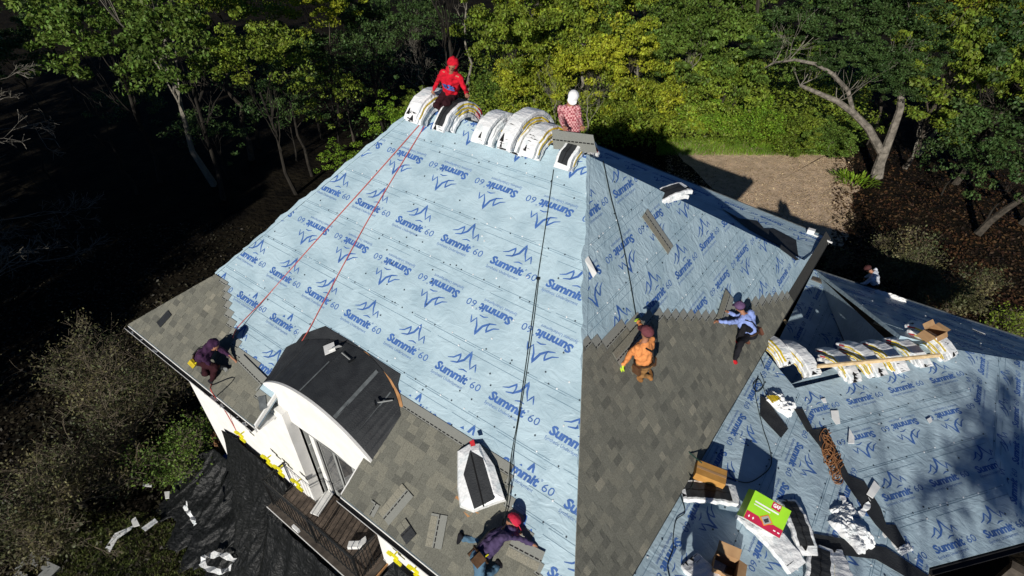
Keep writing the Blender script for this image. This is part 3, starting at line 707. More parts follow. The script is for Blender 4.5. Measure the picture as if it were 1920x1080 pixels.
# ------------------------------------------------------------------ shingle bundles in white wrappers, draped over the ridges
r5 = random.Random(11)
def arch_path(L, a0, a1, n=14, sharp=1.0):
    """profile in (s, z): starts climbing at angle a0, ends falling at angle a1; origin at the top"""
    P = [(0.0, 0.0)]; 
    for i in range(n):
        t = (i+.5)/n; t = 0.5+0.5*math.copysign(abs(2*t-1)**sharp, 2*t-1); a = a0+(-a1-a0)*t; P.append((P[-1][0]+L/n*math.cos(a), P[-1][1]+L/n*math.sin(a)))
    k = max(range(len(P)), key=lambda i: P[i][1]); x0, z0 = P[k]
    return [(x-x0, z-z0) for x, z in P]
def bundle(name, label, group, c, across, along, a0, a1, lift, L=0.98, W=0.335, T=0.085, opened=False, band=True, seed=0, wid_side=1, topband=False):
    """c: point on the ridge, across: horizontal dir over the ridge, along: ridge direction"""
    r = random.Random(seed*13+5); across = nrm(across); along = nrm(along); c = np.array(c, float)
    t = thing(name, label, 'shingle bundle', c+V(0, 0, lift), group)
    L = L*r.uniform(.93, 1.05); P = arch_path(L, a0*r.uniform(.96, 1.04), a1); n = len(P)-1; sh_ = r.uniform(-.05, .05); sk = r.uniform(-.03, .03); yaw_ = r.uniform(-.06, .06)
    def pt(i, w, h):
        x, z = P[i]; xa, za = P[max(0, i-1)]; xb, zb = P[min(n, i+1)]; l = math.hypot(xb-xa, zb-za); nx, nz = -(zb-za)/l, (xb-xa)/l
        q = x+nx*(lift+h)+sh_; zz = z+nz*(lift+h)
        wob = 0.008*math.sin(i*1.9+seed)+0.006*math.sin(i*4.3+seed*2+w*20)
        return c+across*(q+yaw_*w)+along*(w+sk+wob)+V(0, 0, zz+0.006*math.sin(i*2.7+w*9+seed))
    def grid_slab(i0, i1, w0, w1, h0, h1, m, nm, parent, ends=0.0):
        q = MB(); ws = [w0, w0+0.02, (w0+w1)/2, w1-0.02, w1] if w1-w0 > .1 else [w0, w1]
        for i in range(i0, i1):
            for a, b in zip(ws, ws[1:]):
                ha = h1-(0.018 if a == w0 and len(ws) > 2 else 0); hb = h1-(0.018 if b == w1 and len(ws) > 2 else 0)
                q.quadp([pt(i, a, ha), pt(i, b, hb), pt(i+1, b, hb), pt(i+1, a, ha)]); q.quadp([pt(i, a, h0), pt(i+1, a, h0), pt(i+1, b, h0), pt(i, b, h0)])
            he = h1-(0.018 if len(ws) > 2 else 0)
            for a, s in ((w0, 1), (w1, -1)): p = [pt(i, a, h0), pt(i, a, he), pt(i+1, a, he), pt(i+1, a, h0)]; q.quadp(p if s > 0 else p[::-1])
        for i in (i0, i1): q.quadp([pt(i, w0, h0), pt(i, w1, h0), pt(i, w1, h1-.018*(len(ws) > 2)), pt(i, w0, h1-.018*(len(ws) > 2))])
        return q.build(nm, m, parent, smooth=False)
    topband = topband and r.random() < .5
    b = grid_slab(0, n, -W/2, W/2, 0.004, T, MT['wrap'], 'wrapper', t)
    if band and r.random() < (.9 if wid_side < 0 else .45):
        s = wid_side*(W/2+0.002)
        lo_, hi_ = sorted((s, s+wid_side*0.004)); k = r.randint(2, 4)
        grid_slab(r.randint(1, 5), n-3, lo_, hi_, 0.02, T-0.03, MT['yellow'], 'label_band', t); grid_slab(max(0, n-3), n-1, lo_, hi_, 0.02, T-0.03, MT['red'], 'label_band', t)
        q = MB()
        for i in range(1, n-1) if topband else ():
            pp = [pt(i, s-wid_side*0.075, T+0.0), pt(i, s-wid_side*0.02, T-0.001), pt(i+1, s-wid_side*0.02, T-0.001), pt(i+1, s-wid_side*0.075, T+0.0)]
            pp = [p+V(0, 0, 0.004) for p in pp]; q.mi = 1 if i > n-4 else 0; q.quadp(pp if wid_side < 0 else pp[::-1])
        if topband: q.build('label_band', [MT['yellow'], MT['red']], t)
    # torn wrapper corners where the dark shingles show
    q = MB()
    for _ in range(r.randint(1, 3)):
        i = r.choice([0, 0, 1, n-2]); a = r.uniform(-W/2+.03, W/2-.16); ww = r.uniform(.05, .13)
        q.quadp([p+V(0, 0, .004) for p in (pt(i, a, T), pt(i, a+ww, T), pt(i+1, a+ww*0.6, T), pt(i+1, a+ww*.4, T))])
    def lp(i, f, w): return pt(i, w, T+.003)*(1-f)+pt(i+1, w, T+.003)*f
    for _ in range(r.randint(4, 7)):              # slits and folds in the wrapper
        i = r.choice([0, 0, 1, 1, 2, 3, n-2]); a = r.uniform(-W/2+.02, W/2-.12); ww = r.uniform(.05, .16); f = r.uniform(0, .7); g_ = r.uniform(.05, .2)
        q.quadp([p+V(0, 0, .004) for p in (lp(i, f, a), lp(i, f+r.uniform(-.1, .1), a+ww), lp(i, f+g_*.6, a+ww*.6), lp(i, f+g_, a+ww*.2))])
    for e in (0, n):
        q.mi = 0; a = -W/2+.03; sg = -0.006 if e == 0 else .006
        while a < W/2-.05:
            ww = r.uniform(.03, .10)
            if r.random() < .55: q.quadp([x+across*sg for x in (pt(e, a, .02), pt(e, a+ww, .02), pt(e, a+ww, .032), pt(e, a, .032))])
            a += ww+.02
    tag(q.build('torn_opening', MT['tar'], t), kind='stuff')
    if opened:
        k0, k1 = (1, n-2)
        grid_slab(k0, k1, -W/2+.045, W/2-.045, T-0.004, T+0.007, MT['felt'], 'exposed_shingle', t)
        q = MB()
        for i in range(k0, k1): q.quadp([p+V(0, 0, .003) for p in (pt(i, -.012, T+.007), pt(i, .006, T+.007), pt(i+1, .006, T+.007), pt(i+1, -.012, T+.007))])
        q.build('tar_line', MT['tar'], t)
    return t
ORD = ['topmost', 'second from the top', 'third from the top', 'fourth from the top', 'fifth from the top', 'sixth from the top', 'lowest']
def stack(where, group, c, across, along, a0, a1, n, seed, opened=False, **k):
    for j in range(n):
        pos = n-1-j; lab = 'white bundle, %s %s' % (ORD[pos] if pos < n-1 else 'lowest', where)
        if opened and pos == 0: lab = 'opened bundle on top %s' % where
        bundle('shingle_bundle', lab, group, c, across, along, a0, a1, 0.012+j*0.088, opened=opened and pos == 0, seed=seed*7+j, **k)
GR = 'shingle bundles stacked over the main ridge'
def rp(t): return R1+(R2-R1)*t+V(0, 0, 0.012)
sa, sb = 1.12, 1.30
stack('of the stack left of the red hooded man', GR, rp(0.085), Y1, X1, sa, sb, 5, 1)
stack('of the stack right of the red hooded man', GR, rp(0.255), Y1, X1, sa, sb, 4, 2, opened=True)
stack('of the stack standing alone mid ridge', GR, rp(0.505), Y1, X1, sa, sb, 4, 3)
stack('of the left stack in the touching ridge pair', GR, rp(0.66), Y1, X1, sa, sb, 6, 4)
stack('of the right stack in the touching ridge pair', GR, rp(0.765), Y1, X1, sa, sb, 4, 5)
stack('of the stack below the plaid shirted man', GR, rp(0.945), Y1, X1, sa, sb, 3, 6, opened=True, band=True)
# back slope bundle beyond the hip
hd_ = K3-R2; tb_ = min((k/200 for k in range(200)), key=lambda t: abs((lambda d: 960+FPX*(d@RT)/(d@FW))(R2+hd_*t-CAM)-1264))
cB = R2+hd_*tb_; hh_ = nrm(V(hd_[0], hd_[1], 0))
bundle('shingle_bundle', 'opened white shingle bundle arched over the far hip', None, cB+V(0, 0, .16), hh_*-1, V(hh_[1], -hh_[0], 0), .15, .95, 0.05, opened=True, seed=77, L=1.3, W=.42, band=False)
bundle('shingle_bundle', 'white shingle bundle under the arched one on the far hip', None, cB+V(0, 0, .06), hh_*-1, V(hh_[1], -hh_[0], 0), .25, .9, 0.03, seed=78, L=1.2, W=.40, band=False)
# lower wing stacks
GW = 'shingle bundles stacked over the lower ridge'
rd = nrm(V((V1-V0)[0], (V1-V0)[1], 0)); ac = V(-rd[1], rd[0], 0)
def wp(px, py, dz=0.02): return onp((px, py), V0, V(0, 0, 1))+V(0, 0, dz)
stack('of the leftmost lower roof stack', GW, wp(1452, 668, .10), ac, rd, .62, .80, 3, 31, wid_side=-1, topband=True, W=.31, L=.90)
stack('of the second lower roof stack from the left', GW, wp(1494, 682, .05), ac, rd, .62, .80, 4, 32, wid_side=-1, topband=True, W=.31, L=.90)
stack('of the stack under the board\'s left end', GW, wp(1574, 690), ac, rd, .60, .80, 3, 33, wid_side=-1, topband=True, W=.31, L=.90)
stack('of the second stack from the board\'s left end', GW, wp(1614, 684), ac, rd, .60, .80, 4, 34, wid_side=-1, topband=True, W=.31, L=.90)
stack('of the stack under the board\'s middle', GW, wp(1660, 676), ac, rd, .60, .80, 3, 35, wid_side=-1, topband=True, W=.31, L=.90)
stack('of the stack just right of the board\'s middle', GW, wp(1702, 668), ac, rd, .60, .80, 3, 36, wid_side=-1, topband=True, W=.31, L=.90)
stack('of the tall pile under the open cardboard box', GW, wp(1743, 655), ac, nrm(rd*1+ac*.25), .55, .7, 5, 37, wid_side=-1, topband=True, W=.31, L=.90)
# slumped bundles
def slump(name, label, c, n_, u, size, seed, m=None, cat='shingle bundle', drk=False):
    """a soft, sagging wrapped bundle or a crumpled heap of wrapper: noisy pillow mesh"""
    c = np.array(c, float); n_ = nrm(n_); u = nrm(np.array(u)-n_*(np.array(u)@n_)); v = np.cross(n_, u); q = MB(); NU, NV = 26, 20; g = []
    for j in range(NV+1):
        row = []
        for i in range(NU+1):
            a, b = i/NU*2-1, j/NV*2-1; e = max(0, (1-abs(a)**4))*max(0, (1-abs(b)**4))
            f = mnoise.noise(Vector((a*2.2+seed, b*2.2, seed*1.7))); f2 = mnoise.noise(Vector((a*6+seed, b*6, seed)))
            h = size[2]*(e**.5)*(0.75+0.5*f+0.35*f2); row.append(c+u*(a*size[0]*(1+.12*f2+.1*f))+v*(b*size[1]*(1+.15*f))+n_*max(0.012, h))
        g.append(row)
    for j in range(NV):
        for i in range(NU): q.quadp([g[j][i], g[j][i+1], g[j+1][i+1], g[j+1][i]])
    o = q.build(name, m or MT['wrap'], base=c); tag(o, label, cat)
    md_ = o.modifiers.new('thick', 'SOLIDIFY'); md_.thickness = 0.006
    return o
nz = V(0, 0, 1)
slump('shingle_bundle', 'slumped bundle with torn yellow printed wrapper below the two leftmost stacks of the lower roof', onA((1461, 758), .0), nA, ac*-1+rd*.6, (.30, .21, .17), 3)
q = MB(); cc = onA((1452, 747), .16)
for i in range(5): q.obox(cc+rd*(.05*i-.1)+V(0, 0, .015*math.sin(i)), rd*.02, ac*.10*(1-.1*i), V(0, 0, .004))
tag(q.build('wrapper_band', MT['yellow'], base=cc), 'torn yellow band lying over the slumped bundle', 'wrapping')

def card(F, pxs, h, th, m, name, label, cat, group=None, bend=0.0, parent=None):
    """flat piece lying on a roof plane, outlined by points on it"""
    p = [F.px(*a) for a in pxs]; q = MB()
    cx_, cy_ = sum(a[0] for a in p)/len(p), sum(a[1] for a in p)/len(p)
    hf = lambda a: h+bend*((a[0]-cx_)**2+(a[1]-cy_)**2)*4
    q.slab(F, p, lambda a: hf(a), lambda a: hf(a)+th); c = F.P(cx_, cy_)
    o = q.build(name, m, parent, base=None if parent else c)
    return tag(o, label, cat, group) if not parent else o
# membrane folded over the hip and the ridge, with a ragged free edge
def hip_fold(F, a, b, side, w0, name='hip_fold', seed=1):
    r = random.Random(seed); ua, ub = np.array(F.uv(a)), np.array(F.uv(b)); d = (ub-ua); L_ = np.linalg.norm(d); d /= L_; n_ = np.array([-d[1], d[0]])*side; s0 = 0
    while s0 < L_-.2:
        s1 = min(L_, s0+r.uniform(.9, 1.3)); k = 6; w_ = w0*r.uniform(.6, 1.3)
        edge = [ua+d*(s0+(s1-s0)*i/k)+n_*(w_*(1+.25*math.sin(i*2.1+s0*3))) for i in range(k+1)]
        q = MB(); pts = [tuple(ua+d*s0), tuple(ua+d*s1)]+[tuple(e) for e in edge[::-1]]
        q.slab(F, pts, 0.016, 0.019+.004*r.random()); q.build(name, MT['membrane'], house); s0 = s1-.04
hip_fold(FR, R2, K2, -1, .13, seed=4); hip_fold(FS, R1, K1, -1, .10, seed=5); hip_fold(FS, R2, K2, -1, .05, seed=9)
flp = [FR.at(1096, 487, .03), FR.at(1103, 480, .05), FR.at(1119, 512, .16), FR.at(1112, 521, .10)]; q = MB(); q.prism([p_-V(0, 0, .004) for p_ in flp], flp); q.build('loose_flap', MT['trim'], house)
# loose black felt pieces
card(FB, [(1352, 392), (1385, 411), (1420, 416), (1432, 430), (1450, 430), (1492, 452), (1497, 489), (1461, 463), (1405, 432)], 0.03, .006, MT['felt'], 'felt_sheet', 'jagged black felt sheet along the far hip', 'felt sheet')
card(FR, [(1462, 459), (1496, 487), (1490, 489), (1460, 467)], 0.03, .006, MT['felt'], 'felt_sheet', 'small black felt corner folded over the far hip onto the near slope', 'felt sheet')
card(F_A, [(1424, 746), (1432, 748), (1476, 806), (1462, 824), (1437, 796), (1424, 781)], 0.035, .006, MT['felt'], 'felt_sheet', 'bent black felt scrap below the slumped bundle', 'felt sheet', bend=.02)
card(F_Bw, [(1512, 808), (1548, 804), (1590, 892), (1619, 904), (1650, 955), (1660, 985), (1677, 985), (1702, 1030), (1688, 1036), (1640, 985), (1600, 930), (1560, 870)], 0.028, .006, MT['felt'], 'valley_felt', 'long black felt strip running down the valley of the lower roof', 'felt sheet')
card(F_A, [(1512, 808), (1548, 804), (1590, 892), (1619, 904), (1650, 955), (1660, 985), (1677, 985), (1702, 1030), (1688, 1036), (1640, 985), (1600, 930), (1560, 870)], 0.028, .006, MT['felt'], 'valley_felt', 'left half of the long black valley felt on the lower roof', 'felt sheet')
card(F_A, [(1487, 768), (1503, 768), (1522, 806), (1512, 812)], 0.036, .006, MT['felt'], 'valley_felt', 'narrow black felt strip at the head of the valley', 'felt sheet')
card(F_A, [(1512, 1000), (1560, 1008), (1660, 1028), (1745, 1085), (1700, 1085), (1640, 1050), (1560, 1040), (1510, 1030)], 0.03, .006, MT['felt'], 'felt_sheet', 'black felt crossing the foot of the valley', 'felt sheet')
q = MB(); 
pts = [V0+V(-.1, .05, .03), VT+V(0, 0, .02), V1+V(-.1, -.05, .03)]; q.prism([p-V(0, 0, .006) for p in pts], pts); tag(q.build('felt_sheet', MT['membrane_dull'], base=pts[0]), 'blue sheet patch behind the stacks on the lower ridge', 'underlayment')
for a, l_ in (([(1572, 607), (1602, 589), (1604, 592), (1575, 611)], 'white flashing strip in the middle of the small far roof'), ([(1635, 609), (1670, 622), (1669, 625), (1634, 612)], 'white flashing strip near the shaded slope'), ([(1572, 545), (1586, 549), (1586, 552), (1571, 549)], 'short white strip at the far edge of the small roof')):
    card(F_E, a, 0.03, .03, MT['trim'], 'metal_flashing', l_, 'flashing')
# loose shingles
def loose(F, a, b, w, label, h=0.045, group=None, m=None, tarline=True, flip=1):
    """shingle strip whose long edge runs from pixel a to pixel b"""
    A_, B_ = np.array(F.px(*a)), np.array(F.px(*b)); d = (B_-A_)/np.linalg.norm(B_-A_); n_ = np.array([-d[1], d[0]])*flip
    q = MB(); P_ = [A_, B_, B_+n_*w, A_+n_*w]; q.slab(F, [tuple(p) for p in P_], h, h+.005)
    c = F.P(*((A_+B_)/2+n_*w/2)); t = thing('loose_shingle', label, 'shingle', c, group); q.build('strip', m or MT['headlap'], t)
    if tarline:
        q = MB(); L_ = np.linalg.norm(B_-A_); s = 0
        while s < L_-.02:
            p0, p1 = A_+d*s+n_*w*.5, A_+d*min(L_, s+.07)+n_*w*.5; q.slab(F, [tuple(p0), tuple(p1), tuple(p1+n_*.022), tuple(p0+n_*.022)], h+.0052, h+.0068); s += .09
        q.build('tar_line', MT['tar'], t)
        q = MB(); s = 0
        while s < L_-.05:
            ww = min(r5.uniform(.12, .24), L_-s); p0, p1 = A_+d*(s+.003), A_+d*(s+ww-.003); q.slab(F, [tuple(p0), tuple(p1), tuple(p1+n_*w*.42), tuple(p0+n_*w*.42)], h+.0052, h+.009); s += ww
        q.build('tab_row', SH[r5.choice([0, 2, 4])], t)
    return t
loose(FR, (1201, 408), (1250, 478), .30, 'lone loose shingle lying on the right slope above the workers', h=.035, flip=1)
loose(FR, (1339, 596), (1356, 543), .34, 'upright loose shingle held by the worker in the blue shirt', h=.06, flip=-1)
loose(FR, (1143, 662), (1189, 611), .34, 'long shingle being set by the worker in the orange shirt', h=.06, flip=-1)
loose(FF, (712, 960), (757, 907), .32, 'loose shingle lying crosswise at the right corner of the balcony', h=.05, flip=-1)
loose(FF, (800, 1024), (812, 962), .30, 'loose shingle lying upright below the big opened bundle', h=.05, flip=-1)
loose(FF, (745, 990), (763, 972), .34, 'dark upturned shingle piece above the white wall', h=.05, flip=-1, m=MT['felt'])
loose(FF, (688, 960), (700, 938), .2, 'small shingle offcut lying near the gutter by the balcony', h=.05, flip=-1)
loose(FF, (297, 606), (318, 583), .22, 'dark offcut lying on the far left corner of the roof', h=.05, flip=-1, m=MT['felt'], tarline=False)
loose(FF, (950, 1040), (1010, 1072), .30, 'half laid shingle under the hands of the worker in the red cap', h=.05)
loose(FF, (440, 690), (484, 735), .34, 'shingle just laid by the hooded worker, next to the bare sheet', h=.05)
# header strip of the front-right field (paler headlap row)
# the leaning opened bundle on the front slope with its plywood prop
def free_quads(name, label, cat, quads, m, base, th=0.01, group=None):
    q = MB()
    for a in quads:
        a = [np.array(p, float) for p in a]; n_ = nrm(np.cross(a[1]-a[0], a[2]-a[0]))*th/2; q.prism([p-n_ for p in a], [p+n_ for p in a])
    o = q.build(name, m, base=base); return tag(o, label, cat, group)
def fh(x, y, h): return FF.at(x, y, h)
T_ = thing('shingle_bundle', 'big opened shingle bundle lying on the front slope by the worker in the red cap', 'shingle bundle', fh(895, 905, .02))
out = [(857, 846), (878, 833), (899, 831), (928, 874), (949, 940), (925, 948), (888, 962), (862, 952), (857, 915)]
ctr = fh(900, 905, 0.34)
q = MB(); ring0 = [fh(x, y, .02) for x, y in out]; ring1 = [fh(x+(896-x)*.05, y+(905-y)*.05-3, .17) for x, y in out]; ring2 = [fh(x+(896-x)*.42, y+(905-y)*.25-6, .25) for x, y in out]
for a, b in ((ring0, ring1), (ring1, ring2)):
    for i in range(len(out)): j = (i+1) % len(out); q.quadp([a[i], a[j], b[j], b[i]])
q.quadp(ring2); q.build('wrapper', MT['wrap'], T_)
ins = [(881, 848), (905, 862), (927, 938), (889, 957), (869, 892)]
q = MB(); p0 = [fh(x, y-3, .262) for x, y in ins]; q.prism([p-V(0, 0, .01) for p in p0], p0); q.build('exposed_shingle', MT['felt'], T_)
q = MB(); a, b = fh(883, 850, .27), fh(907, 950, .27); q.obox((a+b)/2, (b-a)/2, nrm(np.cross(b-a, nz))*.012, V(0, 0, .003)); q.build('tar_line', MT['tar'], T_)
card(FF, [(850, 915), (862, 905), (868, 950), (900, 962), (878, 970), (852, 935)], .016, .015, MT['wood'], 'plywood_scrap', 'orange plywood scrap under the big opened bundle', 'plywood')
card(FF, [(893, 833), (901, 829), (904, 840), (896, 842)], .30, .01, MT['red'], 'wrapper_tag', 'small red tag at the top of the big opened bundle', 'tag')

# ------------------------------------------------------------------ boxes
def carton(name, label, c, ax, ay, az, m, flaps=None, mi=None):
    """open carton from four walls; ax, ay, az half axes"""
    t = thing(name, label, 'box', np.array(c)-np.array(az)); c, ax, ay, az = [np.array(v, float) for v in (c, ax, ay, az)]
    th = 0.006
    q = MB()
    for s in (-1, 1):
        q.obox(c+ax*s, nrm(ax)*th/2, ay, az); q.obox(c+ay*s, ax, nrm(ay)*th/2, az)
    q.obox(c-az, ax, ay, nrm(az)*th/2); q.build('carton_wall', m, t)
    q = MB(); q.obox(c-az*.96, ax*.98, ay*.98, nrm(az)*th/2); q.build('inner_base', mi or MT['cardboard_dark'], t)
    for k, (sx, sy, ang) in enumerate(flaps or []):
        q = MB()
        d = ax*sx+ay*sy; L = 0.9*(np.linalg.norm(ay) if sx else np.linalg.norm(ax)); o_ = nrm(d)*math.cos(ang)+nrm(az)*math.sin(ang)
        side = ay if sx else ax; q.obox(c+az+d+o_*L/2, side, o_*L/2, np.cross(nrm(side), o_)*th/2); q.build('flap', m, t)
    return t
top = onz((1743, 630), V1[2]+.42); top[2] = V1[2]+0.40
carton('cardboard_box', 'open brown cardboard box standing on the tall bundle pile of the lower ridge', top+V(0, 0, .10), nrm(rd+ac*.2)*.19, nrm(ac-rd*.2)*.14, nrm(V(.25, -.35, 1))*.17, MT['cardboard'], [(1, 0, .1), (-1, 0, .5), (0, 1, .7), (0, -1, -.9)])
# orange-brown closed carton resting on an opened bundle
c = onA((1331, 890), .28)
e1, e2 = nrm(V(0.97, .25, -.12)), nrm(V(-.25, .97, .05)); e3 = np.cross(e1, e2)
T2 = thing('carton', 'closed orange brown carton resting at the eave of the main roof', 'box', c); q = MB(); q.obox(c, e1*.27, e2*.15, e3*.10); q.build('carton_body', MT['box_orange'], T2)
q = MB(); q.obox(c+e3*.102, e1*.27, e2*.025, e3*.002); q.build('tape', MT['cardboard'], T2)
bundle('shingle_bundle', 'opened shingle bundle with grey back showing, under the orange brown carton', None, onA((1322, 925), .10), V(.85, .5, 0), V(-.5, .85, 0), .18, .22, 0.02, seed=91, opened=True, band=False, W=.42)
# lime and crimson printed carton, tilted towards the sun
c0, c1, c2_, c3_ = onA((1379, 966), .42), onA((1474, 1003), .50), onA((1474, 953), .66), onA((1419, 912), .60)
o0 = onA((1432, 962), .46); ex = nrm(V(.98, .18, -.30)); ez = nrm(V(0.20, -.52, .83)); ez = nrm(ez-ex*(ez@ex)); ey = np.cross(ez, ex)
HX, HY, HZ = .33, .25, .15
LB = thing('printed_carton', 'lime green and crimson printed carton propped on a bundle on the lower roof', 'box', o0-ez*HZ)
q = MB(); q.obox(o0, ex*HX, ey*HY, ez*HZ); q.build('carton_body', MT['white'], LB)
def face_poly(pts, m, nm, h, parent=LB, th=.002):
    q = MB(); P_ = [o0+ex*HX*x+ey*HY*y+ez*(HZ+h) for x, y in pts]; q.prism([p-ez*th for p in P_], P_); return q.build(nm, m, parent)
face_poly([(-1, -1), (1, -1), (1, 1), (-1, 1)], MT['lime'], 'top_print', .0025)
face_poly([(-.995, -.995), (.995, -.995), (.995, -.42), (.45, -.42), (.05, -.75), (-.35, -.42), (-.995, -.42)], MT['crimson'], 'top_print', .005)
face_poly([(-.30, -.38), (.05, .02), (.42, -.38), (.05, -.82)], mat('orange_print', (.75, .22, .02), rough=.5), 'picture_frame', .0065)
face_poly([(-.22, -.38), (.05, -.06), (.34, -.38), (.05, -.74)], MT['grey_paint'], 'picture', .0085)
face_poly([(-.08, -.45), (.10, -.20), (.22, -.40), (.06, -.60)], MT['glass'], 'picture', .0105)
face_poly([(.02, .52), (.50, .52), (.50, .98), (.02, .98)], MT['crimson'], 'logo_patch', .005)
q = MB(); q.obox(o0-ex*(HX+.002), ex*.002, ey*HY, ez*HZ); q.build('side_print', MT['lime'], LB)
q = MB(); q.obox(o0+ey*(HY+.002), ey*.002, ex*HX, ez*HZ); q.build('side_print', MT['lime'], LB)
def face_text(txt, size, x, y, m, bold=.01, width=None, h=.008):
    vs, fs = glyphs(txt, size, 0.0, bold, width); me = bpy.data.meshes.new('lettering')
    me.from_pydata([tuple(o0+ex*(x*HX+a)+ey*(y*HY+b)+ez*(HZ+h)) for a, b in vs], [], fs); me.materials.append(m); link(bpy.data.objects.new('lettering', me), LB)
face_text('GAF', .085, .08, .66, MT['white'], .004, .125)
face_poly([(-.80, .32), (.50, .32), (.50, .42), (-.80, .42)], MT['trim'], 'printed_mark', .006); face_poly([(-.80, .14), (.10, .14), (.10, .20), (-.80, .20)], MT['trim'], 'printed_mark', .006)
for x_ in (-.85, -.62): face_poly([(x_+.06, -.62), (x_+.11, -.72), (x_+.06, -.82), (x_+.01, -.72)], MT['white'], 'printed_mark', .0065); 
for x_ in (.56, .78): face_poly([(x_, -.70), (x_+.12, -.70), (x_+.12, -.78), (x_, -.78)], MT['white'], 'printed_mark', .0065)
bundle('shingle_bundle', 'white shingle bundle under the printed lime carton', None, onA((1440, 1000), .10), V(.9, -.35, 0), V(.35, .9, 0), .3, .45, 0.01, seed=92, opened=False, band=False, W=.42, L=1.2)
bundle('shingle_bundle', 'opened white bundle sagging right of the printed lime carton', None, onA((1496, 990), .12), V(.55, -.8, 0), V(.8, .55, 0), .5, .5, 0.03, seed=93, opened=True, band=False, W=.36, L=.95)
for i, (x, y, a) in enumerate([(1535, 1068, .2), (1568, 1080, .5), (1330, 1092, 1.2)]):
    bundle('shingle_bundle', ['white bundle at the bottom edge between the black felt and the printed carton', 'white bundle with yellow band at the bottom edge below the crumpled wrapper', 'white bundle at the bottom edge beside the brown paper box'][i], None, onA((x, y), .08), V(math.sin(a), -math.cos(a), 0), V(math.cos(a), math.sin(a), 0), .3, .4, .02, seed=95+i, W=.42, opened=i == 0)
carton('cardboard_box', 'dark open brown box at the bottom edge of the lower roof', onA((1358, 1066), .16), V(.18, .03, 0), V(-.03, .16, 0), V(0, 0, .16), MT['cardboard'], [(0, 1, .5), (1, 0, -.4)])
# crumpled wrappers and litter
slump('wrapper_heap', 'crumpled white and yellow wrapper heap on the valley felt', onA((1597, 1000), 0), nA, V(.8, -.4, 0), (.34, .26, .20), 21, cat='plastic wrap')
slump('wrapper_heap', 'flattened torn wrapper draped at the top of the heap', onA((1580, 960), 0), nA, V(.5, .8, 0), (.24, .13, .10), 22, cat='plastic wrap')
slump('wrapper_heap', 'small twisted wrapper at the lower end of the white strip', onA((1695, 1030), 0), nA, V(.5, .8, 0), (.16, .07, .07), 23, cat='plastic wrap')
def strip(F, pxs, w, m, name, label, cat, h=.03, zz=.03, twist=1.0, seed=0):
    pts = [np.array(F.px(*p)) for p in pxs]; q = MB(); r = random.Random(seed); P_ = []
    for a, b in zip(pts, pts[1:]):
        for k in range(5): P_.append(a+(b-a)*k/5)
    P_.append(pts[-1]); prev = None; c = F.P(*P_[0])
    for i, p in enumerate(P_):
        a, b = P_[max(0, i-1)], P_[min(len(P_)-1, i+1)]; d = (b-a)/np.linalg.norm(b-a); n_ = np.array([-d[1], d[0]]); ww = w*(.55+.6*abs(math.sin(i*twist+seed)))
        e = (F.P(*(p+n_*ww/2), h+zz*abs(math.sin(i*1.3+seed))), F.P(*(p-n_*ww/2), h+zz*abs(math.cos(i*1.1+seed))))
        if prev: q.quadp([prev[0], prev[1], e[1], e[0]])
        prev = e
    o = q.build(name, m, base=c); md_ = o.modifiers.new('t', 'SOLIDIFY'); md_.thickness = .006; return tag(o, label, cat)
strip(F_Bw, [(1578, 935), (1600, 942), (1632, 938), (1612, 940), (1625, 965), (1650, 1000), (1690, 1040)], .07, MT['white'], 'wrapper_strip', 'long torn white wrapper strip along the valley', 'plastic wrap')
strip(F_A, [(1577, 932), (1585, 958), (1612, 966), (1628, 945)], .10, MT['wrap'], 'wrapper_strip', 'looped white wrapper strip at the top of the valley litter', 'plastic wrap', seed=4)
card(F_Bw, [(1636, 904), (1648, 917), (1634, 937), (1622, 929)], .04, .02, MT['white'], 'white_card', 'white card lying right of the valley felt', 'card', bend=.05)
card(F_Bw, [(1556, 772), (1570, 772), (1574, 796), (1566, 798), (1558, 786)], .03, .012, MT['white'], 'paper_scrap', 'white paper scrap below the left end of the pale board', 'scrap', bend=.05)
card(F_Bw, [(1590, 806), (1600, 822), (1600, 834), (1588, 834)], .03, .02, MT['white'], 'paper_scrap', 'white paper scrap right of the coiled brown rope', 'scrap', bend=.08)
card(F_Bw, [(1736, 788), (1743, 784), (1746, 792), (1741, 796)], .03, .02, MT['white'], 'paper_scrap', 'tiny white scrap in the middle of the lower roof lettering', 'scrap')
card(F_Bw, [(1538, 750), (1546, 748), (1549, 757), (1543, 757)], .03, .01, MT['white'], 'paper_scrap', 'tiny white scrap above the paper scrap near the valley head', 'scrap')
slump('wrapper_heap', 'white wrapper scrap snagged on the shaded far eave', onp((1668, 556), P0, nN, .02), nz, V(1, 0, 0), (.42, .10, .10), 24, m=MT['white'], cat='plastic wrap')
card(F_N, [(1822, 615), (1848, 625), (1846, 629), (1822, 619)], .03, .02, MT['white'], 'white_offcut', 'white offcut lying on the far eave right of the cardboard box', 'scrap')
c = FB.at(1521, 434, .08); q = MB(); q.obox(c, X1*.10, Y1*.07, nz*.07); q.obox(c+V(.33, -.12, -.05), nrm(V(1, -.25, 0))*.33, nrm(V(.25, 1, 0))*.02, nz*.02); tag(q.build('vent_box', MT['trim'], base=c), 'small white box and strip at the far back corner of the main roof', 'vent')
